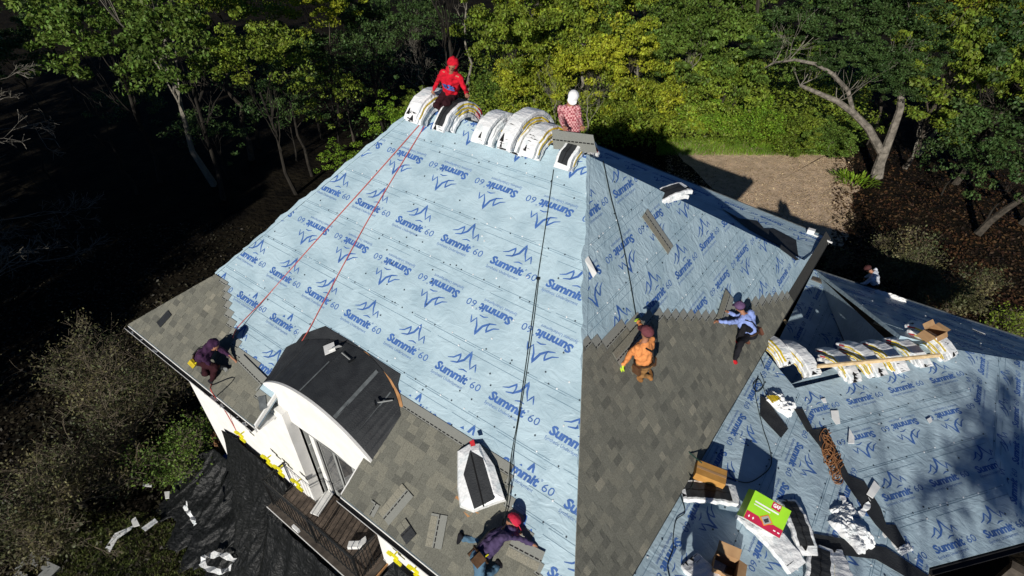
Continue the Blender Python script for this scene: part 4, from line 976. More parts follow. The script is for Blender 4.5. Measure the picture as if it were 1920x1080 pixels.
# long pale board across the stacks
a, b = wp(1533, 686, 0), wp(1762, 667, 0); a[2] = V0[2]+.33; b[2] = V1[2]+.36; d = nrm(b-a)
a, b = onz((1533, 687), V0[2]+.36), onz((1762, 666), V1[2]+.42); d = nrm(b-a); q = MB(); q.obox((a+b)/2, (b-a)/2, nrm(np.cross(d, nz))*.02, nz*.045)
tag(q.build('long_board', MT['pale_wood'], base=(a+b)/2), 'long pale wooden board lying across the wrapped stacks of the lower roof', 'board')
for i, (x0, y0, x1, y1) in enumerate([(1478, 612, 1492, 632), (1482, 632, 1503, 628), (1470, 600, 1484, 618)]):
    a, b = F_E.at(x0, y0, .06+.03*i), F_E.at(x1, y1, .06+.03*i); q = MB(); q.obox((a+b)/2, (b-a)/2, nrm(np.cross(b-a, nz))*.035, nz*.018)
    tag(q.build('timber_offcut', MT['pale_wood'], base=(a+b)/2), ['short pale timber offcut standing nearest the main eave', 'short pale timber offcut lying crosswise behind the eave', 'short pale timber offcut furthest back by the main eave'][i], 'timber')

# ------------------------------------------------------------------ ropes, cords
def smooth_path(P_, n=6):
    out = []
    for i in range(len(P_)-1):
        p0, p1, p2, p3 = P_[max(i-1, 0)], P_[i], P_[i+1], P_[min(i+2, len(P_)-1)]
        for k in range(n):
            t = k/n; out.append(0.5*((2*p1)+(-p0+p2)*t+(2*p0-5*p1+4*p2-p3)*t*t+(-p0+3*p1-3*p2+p3)*t**3))
    out.append(P_[-1]); return out
def rope(label, pts, m, r_=0.011, cat='rope', name='rope', n=6):
    pts = smooth_path([np.array(p, float) for p in pts], n); q = MB(); q.tube(pts, r_, 5); return tag(q.build(name, m, base=pts[0], smooth=True), label, cat)
def fr(F, L, h=.028): return [F.at(x, y, h) for x, y in L]
rope('red rope from the leftmost ridge stack to the hooded worker', fr(FS, [(797, 222), (700, 332), (600, 443), (500, 556)])+fr(FF, [(447, 612), (436, 634)], .2), MT['rope_red'])
rope('red rope from the leftmost ridge stack to the felt apron of the dormer', fr(FS, [(802, 226), (742, 325), (680, 430), (610, 560)])+fr(FF, [(575, 625), (543, 674)], .04), MT['rope_red'])
rope('red rope running from the hooded worker over the eave to the ground', fr(FF, [(397, 710), (396, 722)], .05)+[ony((398, 736), 2.60), onz((425, 775), 6.6), onz((455, 830), 5.2), onz((485, 890), 4.2), onz((515, 950), 3.4), onz((560, 1040), 2.2), onz((578, 1095), 1.6)], MT['rope_red'], .013)
rope('thin dark safety rope hanging straight down the front slope', fr(FS, [(1038, 318), (1022, 430), (1008, 522), (992, 640), (972, 780), (958, 860)])+fr(FF, [(952, 935), (942, 985)], .2), MT['rope_black'], .009)
rope('second dark safety rope beside the first on the front slope', fr(FS, [(1010, 524), (1001, 600), (984, 720), (964, 840)])+fr(FF, [(957, 900), (950, 940)], .2), MT['rope_black'], .008)
c = FS.at(1009, 523, .03); q = MB(); q.tube([c-V(.03, 0, 0), c+V(.03, 0, .02)], .025, 8); tag(q.build('rope_grab', MT['iron'], base=c), 'small black rope grab on the front slope', 'clip')
rope('dark safety rope from the ridge end down to the worker in the orange shirt', fr(FR, [(1131, 302), (1146, 372), (1164, 440), (1180, 520), (1192, 590)], .03), MT['rope_black'], .010)
rope('green hose from the belt of the orange shirted worker to the carton', fr(FR, [(1234, 668), (1240, 720), (1256, 790), (1262, 818), (1290, 846)], .03)+[onA((1316, 868), .42)], MT['rope_green'], .013, 'hose', 'air_hose')
rope('dark hose trailing from the orange worker past the carton', fr(FR, [(1183, 688), (1205, 738), (1235, 790), (1262, 830), (1290, 884)], .03)+[onA((1300, 905), .2), onA((1288, 925), .1)], MT['rope_black'], .012, 'hose', 'air_hose')
rope('dark hose curling over the lower roof right of the carton', [onA(p, .03) for p in [(1362, 894), (1400, 905), (1430, 890), (1446, 870), (1443, 840), (1430, 800), (1416, 735), (1422, 705)]], MT['rope_black'], .009, 'hose', 'air_hose')
rope('looped dark cord from the opened bundle to the bottom of the lower roof', [onA(p, .03) for p in [(1276, 930), (1284, 960), (1268, 975), (1262, 1010), (1262, 1030), (1252, 1060), (1256, 1085)]], MT['rope_black'], .008, 'cord', 'cord')
rope('thin cord looping beside the slumped bundle', [onA(p, .03) for p in [(1426, 700), (1433, 720), (1420, 735), (1412, 722), (1424, 712), (1436, 740), (1444, 765)]], MT['rope_black'], .008, 'cord', 'cord')
rope('thin hose from the blue shirted worker over the eave', fr(FR, [(1411, 646), (1424, 668)], .05)+[onA((1434, 690), .1)], MT['rope_black'], .008, 'hose', 'air_hose')
rr = random.Random(5); pts = []
for i in range(150):
    t = i/150; x = 1545+28*t+9*math.sin(i*1.25)+rr.uniform(-3, 3); y = 822+70*t+20*math.sin(i*0.83)+rr.uniform(-4, 4); pts.append(onp((x, y), V0, nB, .04+.08*rr.random()))
pts += [onp(p, V0, nB, .03) for p in [(1572, 895), (1560, 905), (1556, 925), (1566, 930), (1563, 922)]]
rope('tangled coil of brown rope lying on the valley felt', pts, MT['rope_tan'], .008, 'rope', 'coiled_rope', 3)

# ------------------------------------------------------------------ small things on the dormer and front roof
def pxof(P): v = P-CAM; z = v@FW; return 960+FPX*(v@RT)/z, 540-FPX*(v@UPV)/z
def on_barrel(x, y, z0=0.03):                    # the spot on the curved dormer roof seen at a pixel
    best = None
    for i in range(41):
        xx, zz = arcp(i/40, RC); A_, B_ = V(xx, DY-.05, zz), back_pt(xx, 0)
        for j in range(31):
            P_ = A_+(B_-A_)*j/30; u_, v_ = pxof(P_); e = (u_-x)**2+(v_-y)**2
            if best is None or e < best[0]: best = (e, P_)
    return best[1]+V(0, 0, z0)
c = on_barrel(622, 656); q = MB(); q.obox(c+V(-.03, -.04, .05), nrm(V(.8, -.5, 0))*.13, nrm(V(.5, .8, .2))*.11, V(0, 0, .008)); q.obox(c+V(.08, .02, .08), nrm(V(.4, -.6, .9))*.1, nrm(V(.5, .8, .2))*.11, V(.008, 0, 0.004))
tag(q.build('bent_flashing', MT['trim'], base=c), 'bent white flashing piece on top of the dormer', 'flashing')
def hammer(label, p, d):
    p = np.array(p)
    d = nrm(d); t = thing('hammer', label, 'hammer', p); q = MB(); q.tube([p, p+d*.30], .014, 6); q.build('handle', MT['grey_paint'], t); q = MB(); s = nrm(np.cross(d, nz)); q.obox(p+d*.31, s*.07, d*.018, nz*.018); q.build('hammer_head', MT['iron'], t)
hammer('grey hammer lying at the top of the dormer', on_barrel(642, 667, .05), V(.9, -.1, 0)); hammer('black and grey hammer lying on the right side of the dormer', on_barrel(740, 755, .05), V(-.5, -.7, .1))
card(FF, [(486, 745), (500, 742), (503, 765), (490, 772)], .03, .01, MT['felt_edge'], 'flashing_piece', 'grey flashing piece beside the left foot of the arched fascia', 'flashing')
for i, (p, s) in enumerate([((610, 935), 0), ((667, 1022), 1), ((590, 1000), 2)]):
    c = onz(p, 5.34); q = MB()
    if i == 0: q.obox(c, V(.12, -.42, 0), V(.11, .03, 0), V(0, 0, .02)); m_, l_ = MT['trim'], 'pale plastic sheet lying on the balcony deck by the door'
    elif i == 1: q.obox(c, V(.13, .10, 0), V(-.04, .06, 0), V(0, 0, .05)); q.obox(c+V(.1, .12, .06), V(.02, .1, 0), V(-.05, .03, 0), V(0, 0, .04)); m_, l_ = MT['white'], 'white folded pipe piece at the right end of the balcony'
    else: c = ony((555, 985), 2.42); q = MB(); q.obox(c+V(0, -.03, -.1), V(.1, 0, 0), V(0, .03, 0), V(0, 0, .05)); m_, l_ = MT['white'], 'small white piece hanging on the balcony edge'
    tag(q.build('debris_piece', m_, base=c), l_, 'debris')
# debris in the left gutter
q = MB(); r = random.Random(4)
for k in range(70):
    x = r.uniform(-13.4, NL-.1); c = V(x, 2.75-.085, 8.43+r.uniform(0, .04)); a = r.uniform(0, 3); q.mi = 0 if r.random() < .35 else 1
    q.obox(c, V(math.cos(a), math.sin(a)*.4, 0)*r.uniform(.03, .1), V(-math.sin(a), math.cos(a), 0)*r.uniform(.01, .03), V(0, 0, .006))
tag(q.build('gutter_litter', [MT['trim'], MT['tar']], base=V(-11, 2.7, 8.4)), 'torn shingle scraps filling the left gutter', 'scraps', kind='stuff')
# ------------------------------------------------------------------ people
def caps_mesh(caps, ells, voxel, m, name, parent, smooth=4, fold=0.0, extra=None):
    """tapered capsules + ellipsoids fused into one continuous surface"""
    bm = bmesh.new()
    for a, b, ra, rb in caps:
        a, b = Vector([float(x) for x in a]), Vector([float(x) for x in b]); d = b-a; L = max(d.length, 1e-4); n = max(2, int(L/min(ra, rb)/0.7)+1)
        q = d.to_track_quat('Z', 'Y').to_matrix().to_4x4(); rings = []
        prof = [(-math.cos(t)*ra, math.sin(t)*ra) for t in (0.35, 0.9)]+[(L*k/n, ra+(rb-ra)*k/n) for k in range(n+1)]+[(L+math.cos(t)*rb, math.sin(t)*rb) for t in (0.9, 0.35)]
        for z, r_ in prof: rings.append([bm.verts.new(Matrix.Translation(a) @ q @ Vector((r_*math.cos(j*math.pi/5), r_*math.sin(j*math.pi/5), z))) for j in range(10)])
        for r0, r1 in zip(rings, rings[1:]):
            for j in range(10): bm.faces.new((r0[j], r0[(j+1) % 10], r1[(j+1) % 10], r1[j]))
        bm.faces.new(rings[0][::-1]); bm.faces.new(rings[-1])
    for c, ax, ay, az in ells:
        Mx = Matrix.Identity(4)
        for i in range(3): Mx[i][0], Mx[i][1], Mx[i][2], Mx[i][3] = float(ax[i]), float(ay[i]), float(az[i]), float(c[i])
        bmesh.ops.create_icosphere(bm, subdivisions=2, radius=1.0, matrix=Mx)
    me = bpy.data.meshes.new(name); bm.to_mesh(me); bm.free()
    o = bpy.data.objects.new(name, me); COL.objects.link(o)
    rm = o.modifiers.new('r', 'REMESH'); rm.mode = 'VOXEL'; rm.voxel_size = voxel
    s = o.modifiers.new('s', 'SMOOTH'); s.iterations = smooth; s.factor = 0.5
    if fold > 0:
        tx = bpy.data.textures.new('folds', 'CLOUDS'); tx.noise_scale = 0.075; tx.noise_depth = 2
        d = o.modifiers.new('d', 'DISPLACE'); d.texture = tx; d.strength = fold; d.mid_level = 0.5; d.texture_coords = 'GLOBAL'
    bpy.context.view_layer.update()
    m2 = bpy.data.meshes.new_from_object(o.evaluated_get(bpy.context.evaluated_depsgraph_get())); bpy.data.objects.remove(o)
    if extra:                                     # finer pieces (fingers, nose, ears) rooted inside the surface
        bm = bmesh.new(); bm.from_mesh(m2)
        for a, b, ra, rb in extra:
            a, b = Vector([float(x) for x in a]), Vector([float(x) for x in b]); d = b-a; q = d.to_track_quat('Z', 'Y').to_matrix().to_4x4(); L = d.length; rings = []
            for z, r_ in ((0, ra), (L*.5, (ra+rb)/2), (L, rb), (L+rb*.7, rb*.5)): rings.append([bm.verts.new(Matrix.Translation(a) @ q @ Vector((r_*math.cos(j*math.pi/3), r_*math.sin(j*math.pi/3), z))) for j in range(6)])
            for r0, r1 in zip(rings, rings[1:]):
                for j in range(6): bm.faces.new((r0[j], r0[(j+1) % 6], r1[(j+1) % 6], r1[j]))
            bm.faces.new(rings[-1])
        bm.to_mesh(m2); bm.free()
    m2.materials.clear(); m2.materials.append(m); m2.polygons.foreach_set('use_smooth', [True]*len(m2.polygons))
    o = bpy.data.objects.new(name, m2); return link(o, parent)
def on_ray(px, C, dist, up=True):                # point on the pixel's ray at a given distance from C (nearer-camera solution)
    d = nrm(ray(px)); oc = CAM-C; b = d@oc; c = oc@oc-dist*dist; D = b*b-c
    if D <= 0: t = -b; p = CAM+d*t; return C+nrm(p-C)*dist
    return CAM+d*(-b-math.sqrt(D)) if up else CAM+d*(-b+math.sqrt(D))
def limb(a, target, l1, l2, hint):
    a, target, hint = [np.array(x, float) for x in (a, target, hint)]; d = target-a; L = np.linalg.norm(d)
    if L > (l1+l2)*.985: target = a+d/L*(l1+l2)*.985; d = target-a; L = np.linalg.norm(d)
    if L < abs(l1-l2)+.05: L = abs(l1-l2)+.05; target = a+nrm(d)*L; d = target-a
    x = (l1*l1-l2*l2+L*L)/(2*L); h = math.sqrt(max(0, l1*l1-x*x)); u = d/L; v = hint-a; v = v-u*(v@u); v = nrm(v+1e-6)
    return a+u*x+v*h, target
def person(label, pel, nk, head, hands, feet, look, shirt, pants, shoes, hat=None, hatc=None, elb=(None, None), kn=(None, None), bald=False, tools=None, gloves=None, hood=False, scale=1.0, bare_forearm=False, solve_neck=True, print_=None):
    """pel/hands/feet/elb/kn: 3-D points; nk/head: pixels on the photo's plane or 3-D points"""
    S_ = scale; pel = np.array(pel, float)
    nk = on_ray(nk, pel, .50*S_) if len(nk) == 2 else np.array(nk, float)
    look = nrm(look); t_ = nrm(nk-pel); f_ = nrm(look-t_*(look@t_)); rg = np.cross(f_, t_)     # right-hand side
    head = on_ray(head, nk, .175*S_) if len(head) == 2 else np.array(head, float)
    T = thing('person', label, 'person', V(pel[0], pel[1], pel[2]-.3))
    sR, sL = nk+rg*.175*S_-t_*.055, nk-rg*.175*S_-t_*.055; hR, hL = pel+rg*.095*S_, pel-rg*.095*S_
    hands = [np.array(h, float) for h in hands]
    if (hands[0]-hands[1])@rg < 0: hands = hands[::-1]; elb = elb[::-1]
    if (np.array(feet[0])-np.array(feet[1]))@rg < 0: feet = feet[::-1]; kn = kn[::-1]
    dn = V(0, 0, -1); eR, wR = limb(sR, hands[0], .30*S_, .26*S_, elb[0] if elb[0] is not None else sR+rg*.2+dn*.3-f_*.05); eL, wL = limb(sL, hands[1], .30*S_, .26*S_, elb[1] if elb[1] is not None else sL-rg*.2+dn*.3-f_*.05)
    kR, aR = limb(hR, feet[0], .43*S_, .42*S_, kn[0] if kn[0] is not None else hR+f_*.6+rg*.15); kL, aL = limb(hL, feet[1], .43*S_, .42*S_, kn[1] if kn[1] is not None else hL+f_*.6-rg*.15)
    k = S_; chest = pel+t_*.33*k
    def hand(w, e):
        d = nrm(w-e); s = nrm(np.cross(d, t_)+1e-4); up_ = np.cross(s, d); palm = [(w, w+d*.055*k, .026*k, .030*k), (w+d*.02+s*.012, w+d*.075+s*.02, .02, .018), (w+d*.02-s*.012, w+d*.075-s*.02, .02, .018)]; fs = []
        for i, (o_, L_) in enumerate(((-.030, .062), (-.011, .074), (.010, .070), (.029, .054))):
            b0 = w+d*.072+s*o_; b1 = b0+(d*.8-up_*.45)*L_*.5; b2 = b1+(d*.45-up_*.85)*L_*.5; fs += [(b0, b1, .0098, .009), (b1, b2, .009, .0072)]
        fs.append((w+d*.03-s*.028, w+d*.068-s*.062-up_*.02, .0115, .0085)); return palm, fs
    pR, fR = hand(wR, eR); pL, fL = hand(wL, eL)
    hf = nrm(look*.8+(nrm(head-nk))*-.35) if not hasattr(hat, 'x') else look
    hu = nrm(head-nk); hf = nrm(look-hu*(look@hu)*.6); hr = nrm(np.cross(hf, hu)); hu = np.cross(hr, hf)
    body_c = [(pel, chest, .115*k, .125*k), (chest, nk-t_*.06, .125*k, .085*k), (nk-t_*.06, nk+(head-nk)*.5, .06*k, .055*k), (sR, eR, .048*k, .036*k), (eR, wR, .036*k, .025*k), (sL, eL, .048*k, .036*k), (eL, wL, .036*k, .025*k),
              (hR, kR, .078*k, .052*k), (kR, aR, .05*k, .034*k), (hL, kL, .078*k, .052*k), (kL, aL, .05*k, .034*k), (sR, nk-t_*.03, .05, .05), (sL, nk-t_*.03, .05, .05)]+pR+pL
    hc = head+hu*.02
    body_e = [(hc, hr*.084*k, hf*.102*k, hu*.118*k), (hc+hf*.03-hu*.065, hr*.058, hf*.06, hu*.055)]
    nose = [(hc+hf*.075+hu*.005, hc+hf*.108-hu*.022, .012, .013), (hc+hr*.068-hu*.005, hc+hr*.088+hu*.02-hf*.01, .014, .012), (hc-hr*.068-hu*.005, hc-hr*.088+hu*.02-hf*.01, .014, .012)]
    body = caps_mesh(body_c, body_e, .017, MT['skin'], 'body', T, 3, extra=nose+([] if gloves else fR+fL))
    q = MB()
    for s in (-1, 1):
        c = hc+hf*.086+hr*s*.03+hu*.012; q.obox(c, hr*.011, hf*.006, hu*.006)
        q.obox(c+hu*.018, hr*.016, hf*.005, hu*.003)
    q.obox(hc+hf*.082-hu*.055, hr*.022, hf*.005, hu*.004); q.build('face_features', MT['hair'], T)
    fore = .45 if bare_forearm else .93
    sc_ = [(pel+t_*.02, chest, .140*k, .152*k), (chest, nk-t_*.075, .15*k, .105*k), (sR, eR, .066*k, .052*k), (sL, eL, .066*k, .052*k), (sR-t_*.01, nk-t_*.045, .068*k, .066*k), (sL-t_*.01, nk-t_*.045, .068*k, .066*k), (sR+rg*-.03-t_*.08, pel+rg*.06+t_*.04, .085*k, .095*k), (sL+rg*.03-t_*.08, pel-rg*.06+t_*.04, .085*k, .095*k)]
    sc_ += [(eR, eR+(wR-eR)*fore, .052*k, .040*k), (eL, eL+(wL-eL)*fore, .052*k, .040*k)]
    se = []
    if hood: se = [(hc-hf*.012+hu*.012, hr*.105*k, hf*.108*k, hu*.135*k), (nk+hu*.04-hf*.02, hr*.11, hf*.10, hu*.09)]
    if hood:                                     # the hood leaves the face free: it is cut by a head-sized opening in front
        se = [(hc-hf*.040+hu*.02, hr*.122*k, hf*.115*k, hu*.142*k), (nk+hu*.05-hf*.03, hr*.125, hf*.105, hu*.10)]; nose = nose[:1]
    caps_mesh(sc_, se, .02, shirt, 'shirt' if not hood else 'hooded_top', T, 2, fold=.06)
    caps_mesh([(hR, kR, .098*k, .072*k), (kR, aR+(kR-aR)*.10, .070*k, .056*k), (hL, kL, .098*k, .072*k), (kL, aL+(kL-aL)*.10, .070*k, .056*k), (pel-t_*.02, pel+t_*.06, .132*k, .132*k)], [], .02, pants, 'trousers', T, 2, fold=.05)
    for a, kk in ((aR, kR), (aL, kL)):
        sh_d = nrm(a-kk); tf = nrm(look-sh_d*(look@sh_d)+1e-4)
        caps_mesh([(a-tf*.04+sh_d*.03, a+tf*.15+sh_d*.045, .045*k, .037*k), (a-sh_d*.05, a+sh_d*.02, .045, .045)], [(a+tf*.06+sh_d*.055, tf*.14, np.cross(tf, sh_d)*.048, sh_d*.022)], .012, shoes, 'shoe', T, 1)
    if gloves:
        for (p_, f2, w_) in ((pR, fR, wR), (pL, fL, wL)):
            caps_mesh([(a, b, ra+.006, rb+.006) for a, b, ra, rb in p_], [], .009, gloves, 'glove', T, 1, extra=[(a, b, ra+.004, rb+.003) for a, b, ra, rb in f2])
    if not hood:
        caps_mesh([], [(hc+hu*.026-hf*.02, hr*.093*k, hf*.102*k, hu*.108*k)], .014, MT['hair'], 'hair', T, 1)
    if hat == 'cap':
        cc = hc+hu*.042-hf*.004
        crown = caps_mesh([], [(cc, hr*.110*k, hf*.126*k, hu*.098*k)], .010, hatc, 'cap', T, 1)
        q = MB(); pts_ = []
        for i in range(9):
            a = -1.15+2.3*i/8; pts_.append((cc+hr*math.sin(a)*.10+hf*(.085+.105*math.cos(a))-hu*(.012+.03*math.cos(a))))
        base_ = [cc+hr*.085+hf*.05-hu*.002, cc-hr*.085+hf*.05-hu*.002]
        top_ = pts_+[base_[0], base_[1]]; q.prism([p-hu*.006 for p in top_], top_); q.build('cap_brim', hatc, crown)
        q = MB(); q.obox(cc+hu*.098, hr*.008, hf*.008, hu*.005); q.build('cap_button', hatc, crown)
    if tools:
        bc = pel+t_*.03; q = MB(); ring = []
        for i in range(16): a = 2*math.pi*i/16; ring.append(bc+rg*math.cos(a)*.165*k+f_*math.sin(a)*.155*k)
        q.tube(ring+[ring[0]], .022, 5, cap=False); q.build('tool_belt', cloth('belt', (.06, .035, .02)), T)
        for s in (-1, 1):
            q = MB(); c = bc+rg*s*.19*k-t_*.07-f_*.02; q.obox(c, rg*.03, f_*.08, t_*.09); pch = q.build('tool_pouch', tools, T)
            q = MB(); q.tube([c-t_*.02+f_*.03, c+t_*.16+f_*.05], .011, 5); q.build('tool_handle', MT['bright_yellow'] if s > 0 else MT['iron'], pch)
        q = MB()                                  # harness straps
        for s in (1,): q.tube([pel+rg*s*.10+t_*.05-f_*.155, chest+rg*s*.03-f_*.165, nk-rg*s*.08-t_*.06-f_*.105], .014, 4)
        q.build('harness_strap', MT['gutter_dark'], T)
    if print_: 
        q = MB(); rr_ = random.Random(3)
        for i in range(16): c = chest+t_*rr_.uniform(-.04, .12)+rg*rr_.uniform(-.1, .1)+f_*.168; q.obox(c, rg*rr_.uniform(.01, .04), t_*rr_.uniform(.006, .02), f_*.006)
        q.build('chest_print', print_, T)
    return T
def PT(F, x, y, h): return F.at(x, y, h)
def flat(d): return nrm(V(d[0], d[1], 0))
tan_c, dark_c = cloth('tan_cloth', (.30, .16, .06)), cloth('black_cloth', (.014, .014, .018))
jeans = cloth('denim', (.10, .19, .28))
# ridge, left: red hoodie, straddling the ridge
pl_ = onp((845, 176), R1+V(0, .08, 0), V(0, 1, 0))
person('man in a red hooded top sitting astride the left ridge end', pl_, onp((846, 136), pl_+V(0, -.22, 0), V(0, 1, 0)), onp((848, 123), pl_+V(0, -.36, 0), V(0, 1, 0)), [onp((810, 174), pl_+V(0, -.25, 0), V(0, 1, 0)), onp((875, 176), pl_+V(0, -.30, 0), V(0, 1, 0))],
       [FS.at(846, 207, .12), FS.at(856, 204, .12)], V(.30, -.90, -.55), cloth('red_cloth', (.62, .012, .030)), cloth('maroon_cloth', (.035, .010, .014)), dark_c, hood=True, kn=(pl_+V(-.12, -.5, .05), pl_+V(.18, -.5, .05)), elb=(onp((816, 150), pl_+V(0, .1, 0), V(0, 1, 0)), onp((869, 155), pl_+V(0, .1, 0), V(0, 1, 0))), print_=cloth('blue_print', (.08, .16, .50)))
# ridge, right: plaid shirt, white cap, lifting a shingle
plaid = cloth('plaid_cloth', (.50, .20, .22)); t = plaid.node_tree; N = t.nodes; L = t.links
wv = N.new('ShaderNodeTexChecker'); wv.inputs['Scale'].default_value = 26; wv.inputs[1].default_value = (.62, .34, .34, 1); wv.inputs[2].default_value = (.30, .07, .09, 1)
tcn = [n for n in N if n.type == 'TEX_COORD'][0]; L.new(tcn.outputs['Object'], wv.inputs['Vector']); L.new(wv.outputs['Color'], N['Principled BSDF'].inputs['Base Color'])
pb = rp(.875)+V(0, .30, .12)
hA, hB = onp((1058, 243), pb+V(0, -.45, 0), V(0, 1, .3)), onp((1093, 249), pb+V(0, -.45, 0), V(0, 1, .3))
person('man in pink plaid shirt and white cap at the right ridge end', pb, onp((1066, 197), pb+V(0, -.05, 0), V(0, 1, 0)), (1073, 184), [hA, hB], [pb+V(-.16, .35, -.30), pb+V(.16, .35, -.30)], V(.25, -.8, -.55), plaid, cloth('wine_cloth', (.10, .022, .035)), dark_c,
       hat='cap', hatc=cloth('white_cloth', (.80, .80, .80), bump=.1, k=.95), kn=(pb+V(-.2, -.35, -.2), pb+V(.2, -.35, -.2)), elb=(onp((1041, 222), pb, V(0, 1, 0)), onp((1084, 226), pb, V(0, 1, 0))))
sp = [onp(p, pb+V(0, -.50, 0), V(0, 1, .3)) for p in [(1035, 243), (1112, 253), (1119, 287), (1038, 279)]]
TS = thing('loose_shingle', 'grey shingle sheet lifted by the man in the plaid shirt', 'shingle', sp[3]); q = MB(); dn_ = V(0, .004, 0); q.prism([p+dn_ for p in sp], [p-dn_ for p in sp]); q.build('sheet', MT['headlap'], TS)
q = MB()
for k in range(11):
    s = k/11; a = sp[0]*.5+sp[3]*.5; b = sp[1]*.5+sp[2]*.5; p0 = a+(b-a)*s; p1 = a+(b-a)*(s+.07); q.prism([p0-V(0, .006, .012), p1-V(0, .006, .012), p1-V(0, .006, -.012), p0-V(0, .006, -.012)], [p0-V(0, .008, .012), p1-V(0, .008, .012), p1-V(0, .008, -.012), p0-V(0, .008, -.012)])
q.build('tar_line', MT['tar'], TS)
# front left: dark purple hooded worker with nail gun
pe = FF.at(377, 672, .42)
person('worker in dark purple hooded top crouching with a nail gun at left', pe, (391, 655), (400, 649), [FF.at(441, 676, .06), FF.at(411, 688, .12)], [FF.at(383, 702, .05), FF.at(397, 714, .05)], V(.75, .1, -.66), cloth('plum_cloth', (.055, .022, .060)), cloth('dark_maroon', (.035, .010, .014)), dark_c,
       hood=True, bare_forearm=True, kn=(FF.at(385, 690, .35), FF.at(405, 690, .3)), tools=cloth('yellow_pouch', (.55, .42, .03)))
TG = thing('nail_gun', 'black and grey nail gun held by the hooded worker', 'nail gun', FF.at(421, 688, .03)); q = MB(); g0 = FF.at(421, 690, .10); q.tube([g0, g0+V(.12, -.03, .06)], .035, 8); q.obox(g0+V(.0, 0, -.02), V(.07, 0, 0), V(0, .03, 0), V(0, 0, .04)); q.build('gun_body', MT['grey_paint'], TG); q = MB(); q.tube([g0+V(.03, .02, -.02), g0+V(-.05, -.06, .06)], .055, 10); q.build('nail_drum', MT['iron'], TG)
# front right: red cap, purple shirt
pe = FF.at(899, 1042, .50)
person('worker in a red cap and purple shirt kneeling low on the front slope', pe, (945, 996), (960, 980), [FF.at(998, 1020, .07), FF.at(972, 997, .10)], [FF.at(866, 1008, .06), FF.at(934, 1060, .05)], V(.86, .15, -.5), cloth('violet_cloth', (.085, .060, .135)), jeans, dark_c,
       hat='cap', hatc=cloth('red_cap', (.62, .03, .07), bump=.1), kn=(FF.at(900, 1022, .08), FF.at(925, 1075, .10)), tools=cloth('brown_pouch', (.10, .055, .03)), elb=(FF.at(975, 1012, .25), FF.at(966, 990, .35)))
# right slope: orange shirt
orange_c = cloth('orange_cloth', (.78, .30, .10)); lime_g = cloth('lime_glove', (.55, .75, .05))
pe = FR.at(1207, 680, .42)
person('worker in an orange shirt and yellow gloves kneeling on the right slope', pe, (1209, 639), (1212, 625), [FR.at(1190, 593, .10), FR.at(1168, 686, .10)], [FR.at(1217, 706, .08), FR.at(1200, 708, .08)], V(-.75, .25, .25), orange_c, tan_c, cloth('tan_boot', (.32, .15, .05)),
       hat='cap', hatc=cloth('maroon_cap', (.16, .05, .06), bump=.1), gloves=lime_g, tools=cloth('brown_pouch2', (.12, .06, .03)), kn=(FR.at(1196, 690, .12), FR.at(1222, 690, .15)), elb=(FR.at(1197, 615, .5), FR.at(1183, 662, .3)))
# right slope: blue shirt
pe = FR.at(1409, 625, .42)
person('worker in a light blue shirt, purple cap and red shoes leaning on the right slope', pe, (1395, 590), (1384, 572), [FR.at(1339, 603, .08), FR.at(1365, 585, .12)], [FR.at(1377, 676, .06), FR.at(1382, 642, .06)], V(-.75, .35, .15), cloth('blue_cloth', (.27, .36, .72)), dark_c, cloth('red_shoe', (.60, .02, .03)),
       hat='cap', hatc=cloth('purple_cap', (.14, .08, .17), bump=.1), tools=cloth('brown_pouch3', (.13, .055, .035)), kn=(FR.at(1388, 652, .25), FR.at(1385, 622, .35)), elb=(FR.at(1368, 608, .35), FR.at(1384, 590, .3)))
# far eave: white shirt
pe = onp((1640, 530), V(0, P0[1]+.35, 0), V(0, 1, 0))
person('worker in a white shirt bending at the far eave of the lower roof', pe, (1638, 512), (1628, 505), [pe+V(-.4, -.1, -.25), pe+V(-.35, .25, -.2)], [pe+V(-.1, .1, -.8), pe+V(.2, .1, -.8)], V(-.8, .2, -.5), cloth('white_shirt', (.70, .74, .82)), dark_c, dark_c, hat='cap', hatc=cloth('dark_cap', (.08, .03, .03), bump=.1))
q = MB()
lb = pe+V(.05, .15, -.75)
for s in (-.2, .2): q.tube([V(lb[0]+s, lb[1], lb[2]+.4), V(lb[0]+s, lb[1]+1.4, 0)], .025, 6)
for k in range(18): f = k/18; q.tube([V(lb[0]-.2, lb[1]+1.4*f, (lb[2]+.4)*(1-f)), V(lb[0]+.2, lb[1]+1.4*f, (lb[2]+.4)*(1-f))], .015, 5)
tag(q.build('ladder', MT['grey_paint'], base=V(lb[0], lb[1]+1.4, 0)), 'metal ladder under the worker in the white shirt', 'ladder')
# bottom: standing worker whose long shadow falls across the lower roof
ft = V(.55, 3.55, 0); ft[2] = ZA-SA*(ft[0]+.7)
person('plaid shirted worker standing at the bottom edge on the lower roof', ft+V(0, 0, .92), ft+V(-.05, .05, 1.42), ft+V(-.05, .1, 1.63), [ft+V(-.42, .2, .95), ft+V(.35, .3, 1.0)], [ft+V(-.15, 0, .08), ft+V(.15, .0, .08)], V(-.2, .95, -.2), plaid, dark_c, tan_c, hat='cap', hatc=dark_c)
